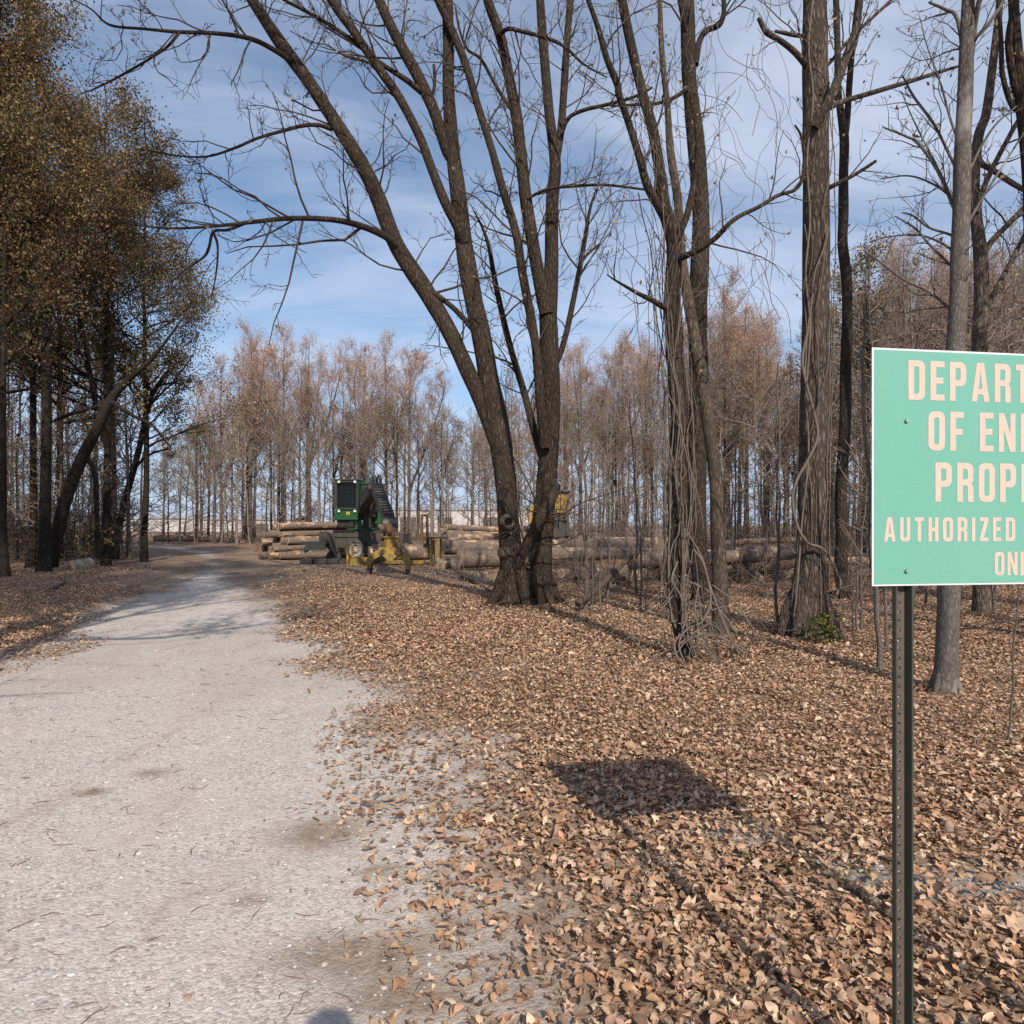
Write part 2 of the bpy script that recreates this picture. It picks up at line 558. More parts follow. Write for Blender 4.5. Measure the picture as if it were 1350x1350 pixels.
def leaf_templates():
    """outlines around a midrib, length 1; returns (verts, faces)"""
    out = []
    for kind in range(5):
        if kind == 0:      # oval
            L = [(.0, .0), (.22, .2), (.33, .45), (.24, .75), (0, 1)]
        elif kind == 1:    # lobed, maple like
            L = [(.0, .0), (.42, .12), (.24, .34), (.5, .6), (.2, .62), (0, 1)]
        elif kind == 2:    # narrow
            L = [(.0, .0), (.14, .2), (.19, .5), (.13, .78), (0, 1)]
        elif kind == 3:    # broad star
            L = [(.0, .0), (.36, -.05), (.26, .22), (.56, .38), (.3, .52), (.34, .82), (0, 1)]
        else:              # oak like
            L = [(.0, .0), (.14, .15), (.3, .3), (.16, .42), (.36, .6), (.18, .72), (0, 1)]
        n = len(L) - 2
        V = [(0, 0, 0), (0, 1, 0)]
        mids, le, ri = [], [], []
        for (w, y) in L[1:-1]:
            mids.append(len(V)); V.append((0, min(max(y, .06), .95), 0))
            le.append(len(V)); V.append((-w, y, 1))
            ri.append(len(V)); V.append((w * .92, y, 1))
        F = [(0, mids[0], le[0]), (0, ri[0], mids[0]), (mids[-1], 1, le[-1]), (mids[-1], ri[-1], 1)]
        for k in range(n - 1):
            F += [(mids[k], mids[k + 1], le[k + 1]), (mids[k], le[k + 1], le[k]), (mids[k], ri[k], ri[k + 1]), (mids[k], ri[k + 1], mids[k + 1])]
        out.append((np.array(V, float), np.array(F)))
    return out


LEAFT = leaf_templates()
QUADT = [(np.array([(0, 0, 0), (-.3, .5, 1), (0, 1, 0), (.3, .48, 1)], float), np.array([(0, 2, 1), (0, 3, 2)]))]


def scatter_leaves(rng, P, size, cols, templates, tilt=.30, fold=.2, droop=None):
    """real leaf blades at points P; returns V, F, C"""
    Vs, Fs, Cs, off = [], [], [], 0
    kind = rng.choice(len(templates), len(P), p=[.36, .17, .24, .05, .18] if len(templates) == 5 else None)
    for k, (TV, TF) in enumerate(templates):
        s = np.where(kind == k)[0]
        if not len(s): continue
        n = len(s)
        sz = size[s][:, None]
        fo = rng.normal(fold, .25, (n, 1)); cu = rng.normal(.0, .6, (n, 1)); tw = rng.normal(0, .35, (n, 1))
        x = TV[None, :, 0] * (1 - .25 * np.abs(fo)); y = TV[None, :, 1] - .5
        z = np.abs(TV[None, :, 0]) * fo * 1.6 * TV[None, :, 2] + cu * (y ** 2 - .08) + tw * TV[None, :, 0] * y * 2
        x, y, z = x * sz, y * sz, z * sz
        # tilt about x and y, then spin about z
        a = rng.normal(0, tilt, (n, 1)) if droop is None else rng.normal(droop, .4, (n, 1))
        b = rng.normal(0, tilt, (n, 1)); g = rng.uniform(0, 2 * np.pi, (n, 1))
        y, z = y * np.cos(a) - z * np.sin(a), y * np.sin(a) + z * np.cos(a)
        x, z = x * np.cos(b) + z * np.sin(b), -x * np.sin(b) + z * np.cos(b)
        x, y = x * np.cos(g) - y * np.sin(g), x * np.sin(g) + y * np.cos(g)
        if droop is None:
            z = z - z.min(1, keepdims=True) * .8
        V = np.stack([x, y, z], -1) + P[s][:, None, :]
        m = len(TV)
        Fs.append((TF[None] + (np.arange(n) * m)[:, None, None] + off).reshape(-1, 3))
        Vs.append(V.reshape(-1, 3)); Cs.append(np.repeat(cols[s], m, 0)); off += n * m
    return np.concatenate(Vs), np.concatenate(Fs), np.concatenate(Cs)


def leaf_cols(rng, n, pal=PAL, jit=.16, p=None):
    c = pal[rng.choice(len(pal), n, p=p)]
    return np.clip(c * (1 + rng.normal(0, jit, (n, 1))) * (1 + rng.normal(0, .022, (n, 3))), .01, .8)


def litter(name, seed, boxes, templates, smin, smax, label):
    rng = np.random.default_rng(seed)
    P = []
    for (x0, x1, y0, y1, dens) in boxes:
        n = int((x1 - x0) * (y1 - y0) * dens)
        x = rng.uniform(x0, x1, n); y = rng.uniform(y0, y1, n)
        vis = np.abs(x) < .80 * y + 1.2
        x, y = x[vis], y[vis]
        d = road_dist(x, y)
        cl = fbm(x * 2.2, y * 2.2, 71, 3)
        keep = np.clip(1.0 - (d + .85) / 1.15, .01, 1) ** 1.5 * np.clip(.35 + cl * 1.3, 0, 1)
        keep *= 1 - .92 * bare(x, y)
        keep *= np.where(d > .15, .55 + .6 * (fbm(x * 1.3, y * 1.3, 91, 2) > .5), 1)
        k = rng.uniform(0, 1, len(x)) < keep
        x, y = x[k], y[k]
        P.append(np.stack([x, y, ground_h(x, y) + .006 + rng.uniform(0, .036, len(x)) * np.clip(.7 - road_dist(x, y) * 2, .15, 1)], 1))
    P = np.concatenate(P)
    size = rng.uniform(smin, smax, len(P)) * np.where(rng.uniform(0, 1, len(P)) < .08, 1.55, 1)
    cols = leaf_cols(rng, len(P)); cols = (cols * .88 + cols.mean(0) * .12) * np.array([1.09, 1.07, 1.02])
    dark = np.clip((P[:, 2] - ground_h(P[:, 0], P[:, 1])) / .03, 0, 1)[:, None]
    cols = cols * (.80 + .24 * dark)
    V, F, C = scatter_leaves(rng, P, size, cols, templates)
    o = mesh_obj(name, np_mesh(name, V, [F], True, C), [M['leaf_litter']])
    tag(o, label, 'leaves', kind='stuff')
    return len(P)


nl = litter('fallen_leaves', 11, [(-6, 5.5, 1.6, 3.2, 2600), (-7, 7, 3.2, 5, 2200)], LEAFT, .022, .054, 'dry brown fallen leaves covering the verge beside the gravel road')
nl += litter('fallen_leaves', 13, [(-8, 9, 5, 8, 1700)], LEAFT[:3], .022, .05, 'dry brown fallen leaves spread over the middle of the verge')
nl += litter('fallen_leaves', 12, [(-9.5, 11.5, 8, 12, 1300), (-13, 15, 12, 18, 600), (-20, 20, 18, 27, 170)], QUADT, .035, .065, 'dry brown fallen leaves under the trees farther along the road')
print('leaves', nl)

# ------------------------------------------------------------------ loose stones on the road
rng = np.random.default_rng(5)
n = 42000
y = 1.7 + rng.uniform(0, 1, n) ** 1.9 * 9.5
x = rng.uniform(-1, 1, n) * (.80 * y + .6)
k = ((road_dist(x, y) > -.15) | (rng.uniform(0, 1, n) < bare(x, y) * 1.4)) & (rng.uniform(0, 1, n) < .18 + 1.2 * (fbm(x * 1.7, y * 1.7, 33, 3) - .3))
x, y = x[k], y[k]; n = len(x)
OV = np.array([(1, 0, 0), (-1, 0, 0), (0, 1, 0), (0, -1, 0), (0, 0, 1), (0, 0, -1), (.7, .7, .35), (-.7, .65, .3), (-.6, -.75, .4), (.65, -.7, .3)], float)
OF = np.array([(4, 0, 6), (4, 6, 2), (4, 2, 7), (4, 7, 1), (4, 1, 8), (4, 8, 3), (4, 3, 9), (4, 9, 0), (5, 6, 0), (5, 2, 6), (5, 7, 2), (5, 1, 7), (5, 8, 1), (5, 3, 8), (5, 9, 3), (5, 0, 9)])
r = np.exp(rng.normal(math.log(.0045), .45, n)); r = np.clip(r, .002, .014)
g = rng.uniform(0, 2 * np.pi, n)
V = OV[None] * (1 + rng.normal(0, .22, (n, 10, 1))) * r[:, None, None] * np.stack([rng.uniform(.8, 1.4, n), rng.uniform(.7, 1.1, n), rng.uniform(.4, .75, n)], 1)[:, None, :]
X = V[..., 0] * np.cos(g)[:, None] - V[..., 1] * np.sin(g)[:, None]; Yv = V[..., 0] * np.sin(g)[:, None] + V[..., 1] * np.cos(g)[:, None]
V = np.stack([X + x[:, None], Yv + y[:, None], V[..., 2] + (ground_h(x, y) + .006 + r * .2)[:, None]], -1)
F = (OF[None] + (np.arange(n) * 10)[:, None, None]).reshape(-1, 3)
base = np.array([(.50, .47, .44), (.58, .555, .525), (.40, .375, .35), (.30, .285, .27), (.56, .535, .50), (.46, .40, .34)])
cc = base[rng.choice(6, n, p=[.33, .25, .2, .08, .08, .06])] * (1 + rng.normal(0, .1, (n, 1)))
t = NT('limestone chip'); M['stone'] = t.finish(t.attr('tint'), .9, 0, .2)
o = mesh_obj('gravel', np_mesh('gravel', V.reshape(-1, 3), [F], False, np.repeat(cc, 10, 0)), [M['stone']])
tag(o, 'loose pale limestone chips lying on the road', 'gravel', kind='stuff')
# tiny sticks, bark shreds on the road (uncountable litter)
n = 1100
y = 1.8 + rng.uniform(0, 1, n) ** 1.5 * 14; x = rng.uniform(-1, 1, n) * (.8 * y + .5)
tb = Tubes()
for i in range(n):
    L = rng.uniform(.02, .11); a = rng.normal(.2, .9)
    d = np.array([math.cos(a), math.sin(a), 0]); p = np.array([x[i], y[i], float(ground_h(x[i], y[i])) + .010])
    mid = p + d * L * .5 + np.array([-d[1], d[0], .3]) * L * rng.normal(0, .1); mid[2] = max(mid[2], p[2])
    tb.add([p, mid, p + d * L], [.0015, .0019, .0008], 4)
o = mesh_obj('twig_litter', tb.mesh('twig_litter'), [twig_mat('litter twig', (.16, .115, .085))])
tag(o, 'tiny broken twigs and bark shreds strewn over the gravel', 'twig litter', kind='stuff')
# ------------------------------------------------------------------ branching
def rdir(rng, d, ang, up=0):
    """direction at angle ang from d, random around it"""
    d = d / np.linalg.norm(d)
    r = rng.normal(0, 1, 3); r -= d * r.dot(d); r /= np.linalg.norm(r) + 1e-9
    v = d * math.cos(ang) + r * math.sin(ang)
    v[2] += up
    return v / np.linalg.norm(v)


def wander(rng, p, d, L, n, wob=.12, lift=.0):
    pts = [np.array(p, float)]
    d = np.array(d, float); st = L / (n - 1)
    for k in range(n - 1):
        pts.append(pts[-1] + d * st)
        d = d + rng.normal(0, wob, 3); d[2] += lift
        d /= np.linalg.norm(d)
    return np.array(pts)


def along(pts, rad, t):
    s = np.concatenate([[0], np.cumsum(np.linalg.norm(np.diff(pts, axis=0), axis=1))])
    q = t * s[-1]
    p = np.array([np.interp(q, s, pts[:, k]) for k in range(3)])
    i = min(len(pts) - 2, max(0, int(np.searchsorted(s, q)) - 1))
    d = pts[i + 1] - pts[i]
    return p, d / (np.linalg.norm(d) + 1e-9), float(np.interp(q, s, rad))


def plen(pts):
    return float(np.linalg.norm(np.diff(pts, axis=0), axis=1).sum())


def sprout(rng, tb, tips, pts, rad, nb, Lmax, levels, ang=(.6, 1.1), lift=.05, wob=.2, t0=.15, rmin=.0035, kids=(3, 6), rfac=.55, sides=4):
    """side shoots along a limb, recursively"""
    for _ in range(nb):
        t = t0 + (1 - t0) * rng.uniform() ** .8
        p, d, r = along(pts, rad, t)
        L = Lmax * (1.1 - .6 * t) * rng.uniform(.45, 1.15)
        dd = rdir(rng, d, rng.uniform(*ang), .12)
        n = 7 if levels > 1 else 5
        q = wander(rng, p, dd, L, n, wob, lift)
        r0 = max(rmin, min(r * rfac, .0105 * L + .002)); rr = np.linspace(r0, max(.0018, r0 * .3, rmin * .6), n)
        tb.add(q, rr, sides if levels > 1 else 3)
        tips.append(q[-1]); tips.append(q[n // 2])
        if levels > 1:
            sprout(rng, tb, tips, q, rr, int(rng.integers(*kids)), L * .5, levels - 1, ang, lift, wob * 1.15, .2, rmin, kids, .6, 3)


def leaves_at(rng, tips, per, spread, size, pal, p=None, droop=-.7, frac=1.0):
    tips = np.array(tips)
    if frac < 1: tips = tips[rng.uniform(0, 1, len(tips)) < frac]
    P = np.repeat(tips, per, 0) + rng.normal(0, spread, (len(tips) * per, 3)) * np.array([1, 1, .75])
    sz = rng.uniform(size * .6, size * 1.25, len(P))
    clump = np.repeat(rng.normal(1, .2, len(tips)), per)[:, None]
    c = leaf_cols(rng, len(P), pal, .18, p) * np.clip(clump, .5, 1.5)
    return scatter_leaves(rng, P, sz, c, QUADT, .8, .2, droop)


def crown_mesh(name, tb, leaf=None):
    V, F = tb.arrays(); fs = [F]; mi = np.zeros(len(F), int); C = None
    if leaf is not None:
        LV, LF, LC = leaf
        fs.append(LF + len(V)); mi = np.concatenate([mi, np.ones(len(LF), int)])
        C = np.concatenate([np.full((len(V), 3), .2), LC]); V = np.concatenate([V, LV])
    return np_mesh(name, V, fs, True, C, mi)


RUSSET = np.array([(.58, .31, .195), (.63, .41, .26), (.50, .27, .17), (.60, .45, .30), (.43, .29, .20)])
OLIVE = 1.0 * np.array([(.17, .145, .062), (.22, .175, .08), (.13, .12, .05), (.29, .20, .095), (.10, .095, .042), (.30, .17, .085)])
OAK = .98 * np.array([(.17, .128, .052), (.23, .165, .07), (.28, .19, .088), (.12, .1, .042), (.34, .23, .115), (.09, .075, .034), (.30, .155, .075)])
TANL = np.array([(.34, .25, .17), (.27, .19, .13), (.40, .28, .18)])


def woodland_tree(seed, H, r0, cs, spread, nprim, nsec, ntw, leaf=None, ang=(.45, .95), lift=.06, lean=.01, fork=0, rmin=.011, low=0):
    """one woodland tree: returns (trunk mesh, crown mesh)"""
    rng = np.random.default_rng(seed)
    tr = Tubes(); cr = Tubes(); tips = []
    n = 15
    z = np.linspace(0, H, n)
    off = np.cumsum(rng.normal(0, lean * H / n * 2.2, (n, 2)), 0); off -= off[0]
    drift = rng.normal(0, lean * .9, 2) * z[:, None]
    pts = np.column_stack([off + drift, z])
    rad = r0 * (1 - z / H * .97) ** .85 + .012
    rad[0] *= 1.35
    pts = np.vstack([pts[:1] - [0, 0, .3], pts]); rad = np.concatenate([[rad[0] * 1.15], rad])
    tr.add(pts, rad, 9, .13, seed)
    leaders = [(pts, rad, cs)]
    for f in range(fork):
        p, d, r = along(pts, rad, rng.uniform(.22, .5))
        L = (H - p[2]) * rng.uniform(.8, .98)
        q = wander(rng, p, rdir(rng, np.array([0, 0, 1.]), rng.uniform(.25, .45)), L, 10, .05, .055)
        rr = r * .8 * (1 - np.linspace(0, 1, 10) * .95) ** .85 + .01
        tr.add(q, rr, 8, .12, seed + 3 + f)
        leaders.append((q, rr, .2))
    for (pp, rr, c0) in leaders:
        k = int(nprim / len(leaders) ** .6)
        for i in range(k):
            t = c0 + (.98 - c0) * (i + rng.uniform()) / k
            p, d, r = along(pp, rr, t)
            L = spread * (1.12 - .75 * ((t - c0) / (1 - c0)) ** 1.4) * rng.uniform(.55, 1.15)
            dd = rdir(rng, np.array([0, 0, 1.]), rng.uniform(*ang) + .25 * (1 - t))
            q = wander(rng, p, dd, L, 8, .11, lift)
            b0 = max(rmin * 1.2, min(r * .55, .016 * L + .008)); br = np.linspace(b0, rmin, 8)
            (tr if b0 > .05 else cr).add(q, br, 5)
            for j in range(nsec):
                t2 = rng.uniform(.25, 1); p2, d2, r2 = along(q, br, t2)
                L2 = L * .42 * rng.uniform(.5, 1.2)
                q2 = wander(rng, p2, rdir(rng, d2, rng.uniform(.4, .9), .25), L2, 5, .16, lift)
                cr.add(q2, np.linspace(max(rmin, r2 * .6), rmin * .75, 5), 3)
                tips.append(q2[-1]); tips.append(q2[2])
                for m in range(ntw):
                    p3, d3, r3 = along(q2, np.full(5, rmin), rng.uniform(.2, 1))
                    q3 = wander(rng, p3, rdir(rng, d3, rng.uniform(.35, .95), .2), L2 * rng.uniform(.35, .75), 4, .2, lift)
                    cr.add(q3, np.linspace(rmin * .8, rmin * .5, 4), 3)
                    tips.append(q3[-1])
    for i in range(low):      # dead twiggy limbs low on the trunk
        p, d, r = along(pts, rad, rng.uniform(.12, cs))
        q = wander(rng, p, rdir(rng, d, rng.uniform(.9, 1.5)), rng.uniform(.6, 2.2), 5, .2, .0)
        cr.add(q, np.linspace(.02, .008, 5), 3)
        sprout(rng, cr, [], q, np.linspace(.02, .008, 5), 3, .9, 1, (.5, 1), 0, .2, .2, .008)
    lf = None
    if leaf: lf = leaves_at(rng, tips, **leaf)
    return tr.mesh('trunk'), crown_mesh('crown', cr, lf)


VAR = {}


def variant(key, barkm, twigm, **kw):
    a, b = woodland_tree(**kw)
    a.materials.append(barkm); b.materials.append(twigm); b.materials.append(M['leaf_tree'])
    VAR.setdefault(key, []).append((a, b, kw['H']))


for s in range(4):
    variant('bare', M['bark_far_tan'] if s % 2 else M['bark_far'], M['twig_far'], seed=100 + s, H=19 + s, r0=.17 + .02 * s, cs=.32 + .07 * (s % 2), spread=3.6 + .4 * s, nprim=30, nsec=8, ntw=5, fork=s % 3 == 1, low=12, ang=(.35, .85),
            leaf=dict(per=1, spread=.15, size=.12, pal=TANL, frac=.12))
for s in range(4):
    variant('russet', M['bark_far'], M['twig_russet'], seed=200 + s, H=20 + s, r0=.19 + .02 * s, cs=.34, spread=4.6 + .5 * (s % 2), nprim=34, nsec=9, ntw=5, fork=1 + (s % 2), low=18, ang=(.3, .75), lift=.09,
            leaf=dict(per=6, spread=.24, size=.11, pal=RUSSET, frac=.75))
for s in range(2):
    variant('slim', M['bark_far_tan'], M['twig_far'], seed=300 + s, H=15 + 2 * s, r0=.085, cs=.45, spread=1.7, nprim=22, nsec=6, ntw=4, lean=.026, low=16,
            leaf=dict(per=1, spread=.15, size=.1, pal=TANL, frac=.15))
for s in range(2):
    variant('olive', M['bark_dark'], M['twig_far'], seed=400 + s, H=14, r0=.17, cs=.28, spread=3.6, nprim=26, nsec=7, ntw=4, fork=1, low=5,
            leaf=dict(per=5, spread=.24, size=.13, pal=OLIVE, frac=.7))
for s in range(3):
    variant('oak', M['bark_dark'], M['twig'], seed=500 + s, H=20, r0=.17, cs=.30, spread=4.6, nprim=38, nsec=9, ntw=4, fork=s % 2, low=10, ang=(.6, 1.2), lift=.03,
            leaf=dict(per=20, spread=.30, size=.125, pal=OAK if s == 0 else np.vstack([OAK, OLIVE, OLIVE * .8]), frac=.95))
for s in range(2):
    variant('understorey', M['bark_far'], M['twig_far'], seed=600 + s, H=7.5, r0=.055, cs=.2, spread=2.2, nprim=22, nsec=6, ntw=4, lean=.03, ang=(.7, 1.2), lift=.02,
            leaf=dict(per=2, spread=.15, size=.1, pal=OLIVE if s else TANL, frac=.35))
for s in range(3):
    variant('sapling', M['bark_pale'], M['twig_far'], seed=700 + s, H=3.6 + s, r0=.016 + .004 * s, cs=.3, spread=.9, nprim=9, nsec=3, ntw=1, lean=.03, rmin=.0035, ang=(.4, .9))


def plant(key, X, Y, H, seed, name, label, cat, group=None, k=None, width=1.0):
    rng = random.Random(seed)
    vs = VAR[key]
    a, b, h0 = vs[rng.randrange(len(vs)) if k is None else k % len(vs)]
    s = H / h0
    e = empty(name, (X, Y, float(ground_h(np.array([X]), np.array([Y]))[0]) - .02), rng.uniform(0, 6.28))
    e.scale = (s * width, s * width, s)
    for nm, me in (('trunk', a), ('crown', b)):
        o = bpy.data.objects.new(nm, me); COL.objects.link(o); o.parent = e
    tag(e, label, cat, group)
    return e


def hgt(y_top, Y):
    return CH + (HY - y_top) / FPX * Y


# silhouette of the far woods, photo pixels (x, top y)
SIL = np.array([(-200, 380), (150, 520), (235, 520), (285, 475), (335, 440), (375, 447), (410, 452), (445, 482), (485, 462), (530, 466), (560, 500), (600, 505), (650, 500), (700, 480), (765, 462), (820, 458), (860, 440), (905, 420), (960, 375), (1000, 425), (1045, 440), (1100, 400), (1170, 330), (1260, 300), (1350, 270), (1700, 230)])


def sil(x): return float(np.interp(x, SIL[:, 0], SIL[:, 1]))


# ---- far treeline: named individuals with russet crowns first
rng = random.Random(77)
far = [(330, 66, 438, 2, 'broad russet crowned tree, tallest at the far end of the gravel road'),
       (292, 70, 478, 1, 'pale russet tree beside the broad tallest russet crown at the road end'),
       (372, 73, 446, 0, 'russet topped tree with a forked crown directly above the log pile'),
       (408, 69, 452, 3, 'thin pale russet tree between the log pile and the green cab'),
       (482, 70, 462, 1, 'narrow russet crown rising right above the green loader cab'),
       (510, 66, 458, 0, 'dense russet crown just beyond the green loader boom'),
       (540, 72, 472, 2, 'orange brown crown at the end of the russet clump past the loader'),
       (765, 68, 462, 3, 'pale russet tree seen just past the forked tree stems'),
       (822, 70, 458, 0, 'small russet top seen past the hanging vines'),
       (958, 62, 372, 2, 'tall russet tree standing high behind the vine covered trunk'),
       (985, 66, 412, 1, 'russet tree at the shoulder of the tall russet crown behind the vines'),
       (1010, 60, 440, 3, 'brown russet tree between the vine covered trunk and the big ridged trunk')]
for i, (px, Y, top, k, lab) in enumerate(far):
    plant('russet', (px - CX) / FPX * Y, Y, hgt(top, Y), 900 + i, 'russet_tree', lab, 'tree', 'russet trees of the far treeline', k)
zones = [('olive', 9, (220, 660), (60, 80), (1.25, 1.8), 'dull olive leaved tree among the bare trunks of the far treeline', 'olive trees of the far treeline'),
         ('olive', 8, (740, 1120), (48, 75), (1.3, 1.9), 'dull olive leaved tree in the wood behind the log piles', 'olive trees behind the log piles'),
         ('bare', 25, (215, 640), (58, 88), (1.02, 1.5), 'tall bare tree of the far treeline behind the loader and road end', 'bare trees of the far treeline'),
         ('slim', 24, (200, 660), (55, 80), (1.0, 1.6), 'slim pale stemmed bare tree at the foot of the far treeline', 'slim trees of the far treeline'),
         ('bare', 26, (640, 1120), (50, 85), (1.0, 1.35), 'tall bare tree in the wood behind the log piles', 'bare trees behind the log piles'),
         ('slim', 44, (660, 1140), (34, 78), (1.15, 1.7), 'slim bare tree in the wood behind the log piles', 'slim trees behind the log piles'),
         ('russet', 9, (640, 1100), (62, 88), (1.0, 1.2), 'russet tinged tree deep in the wood behind the log piles', 'russet trees deep in the wood'),
         ('understorey', 28, (640, 1140), (36, 70), (0, 0), 'bushy undergrowth tree in the wood behind the log piles', 'undergrowth trees behind the log piles'),
         ('understorey', 26, (200, 640), (58, 84), (0, 0), 'bushy low tree at the foot of the far treeline', 'low trees of the far treeline'),
         ('bare', 22, (1120, 1500), (24, 70), (1.0, 1.2), 'bare tree in the wood behind the green sign', 'bare trees behind the sign'),
         ('slim', 30, (1120, 1480), (20, 60), (1.1, 1.5), 'slim bare tree in the wood behind the green sign', 'slim trees behind the sign'),
         ('russet', 6, (1130, 1480), (45, 80), (.98, 1.1), 'russet tinged tree in the wood behind the green sign', 'russet trees behind the sign'),
         ('understorey', 22, (1120, 1480), (20, 55), (0, 0), 'bushy undergrowth tree behind the green sign', 'undergrowth trees behind the sign')]
cnt = 0
for zi, (key, n, (xa, xb), (ya, yb), (fa, fb), lab, grp) in enumerate(zones):
    for i in range(n):
        px = xa + (xb - xa) * (i + rng.random()) / n; Y = rng.uniform(ya, yb)
        X = (px - CX) / FPX * Y
        top = sil(px)
        if key == 'understorey': H = rng.uniform(4.5, 12.5)
        else: H = min(hgt(top, Y), 30) / rng.uniform(fa, fb)
        plant(key, X, Y, H, 2000 + zi * 100 + i, {'russet': 'russet_tree', 'olive': 'olive_tree', 'understorey': 'undergrowth_tree'}.get(key, 'bare_tree'), lab, 'tree', grp, None, rng.uniform(.85, 1.1))
        cnt += 1
for i, (px, Y, top, lab) in enumerate([(1140, 40, 352, 'olive leaved tree just behind the upper corner of the green sign'), (1195, 38, 372, 'olive tree behind the smooth grey trunk above the sign'), (1092, 52, 420, 'dull olive tree beside the big ridged trunk')]):
    plant('olive', (px - CX) / FPX * Y, Y, hgt(top, Y), 3000 + i, 'olive_tree', lab, 'tree', 'olive leaved trees behind the sign')
# ---- dark leafy wood beside the road
oaks = [(0, 22.5, -70, 0, .72, 'tallest olive brown leafy tree at the picture edge beside the road'),
        (140, 27, 150, 1, .98, 'olive leafy tree whose rounded crown meets the blue sky beside the road'),
        (190, 30, 222, 2, .92, 'lower olive brown tree at the outer fringe of the leafy roadside wood'),
        (-110, 20, -150, 2, .8, 'dark leafy oak mostly outside the picture beside the road'),
        (78, 33, 125, 0, .85, 'leafy oak standing behind the front row of the roadside wood'),
        (-10, 34, 40, 1, .75, 'leafy oak deep in the shade of the roadside wood')]
for i, (px, Y, top, k, w, lab) in enumerate(oaks):
    plant('oak', (px - CX) / FPX * Y, Y, hgt(top, Y), 3100 + i, 'oak_tree', lab, 'tree', 'leafy trees of the roadside wood', k, w)
for i in range(26):
    px = -140 + 330 * (i + rng.random()) / 26; Y = rng.uniform(27, 60)
    plant(['bare', 'slim', 'slim'][i % 3], (px - CX) / FPX * Y, Y, rng.uniform(13, 19), 3200 + i, 'bare_tree', 'dark slim trunk deep in the shaded roadside wood', 'tree', 'slim trees of the roadside wood', None, .9)
for i in range(34):
    px = -120 + 300 * (i + rng.random()) / 34; Y = rng.uniform(24, 50)
    plant('understorey', (px - CX) / FPX * Y, Y, rng.uniform(4, 8.5), 3300 + i, 'undergrowth_tree', 'bushy undergrowth tree in the shaded roadside wood', 'tree', 'undergrowth of the roadside wood')
# trees behind and beside the photographer: only their shadows reach the road
for i, (key, X, Y, H, wd) in enumerate([('oak', -4.2, 1.2, 22, .85), ('bare', -3.0, -5, 24, 1.1), ('bare', -8.6, -1, 22, 1),  ('olive', -11.5, 9, 15, 1), ('bare', -9.5, 5, 20, 1.2),
                                        ('bare', 8.8, 5, 19, 1.1), ('olive', 11.5, 9, 16, 1), ('bare', 13.5, 3, 20, 1.2), ('olive', 15.5, 13, 17, 1)]):
    plant(key, X, Y, H, 3400 + i, 'roadside_tree', 'roadside tree standing outside the picture whose shadow falls on the ground', 'tree', 'trees beside the viewpoint', i, wd)

# ------------------------------------------------------------------ foreground trees measured limb by limb
def limb(ctrl, Y, w0=None, per=6, sides=14, rough=.1, seed=0, dY=0.0, flare=0):
    """ctrl rows (px, py, width px[, depth offset]); returns 3D points and radii"""
    rows = [tuple(c) + ((0,) if len(c) == 3 else ()) for c in ctrl]
    n = len(rows)
    rows = [(a, b, w, d + dY * i / (n - 1)) for i, (a, b, w, d) in enumerate(rows)]
    S = catmull(rows, per)
    pts = np.array([at(a, b, Y + d) for a, b, w, d in S])
    rad = np.array([max(w, .6) / 2 / FPX * (Y + d) for a, b, w, d in S])
    return pts, rad


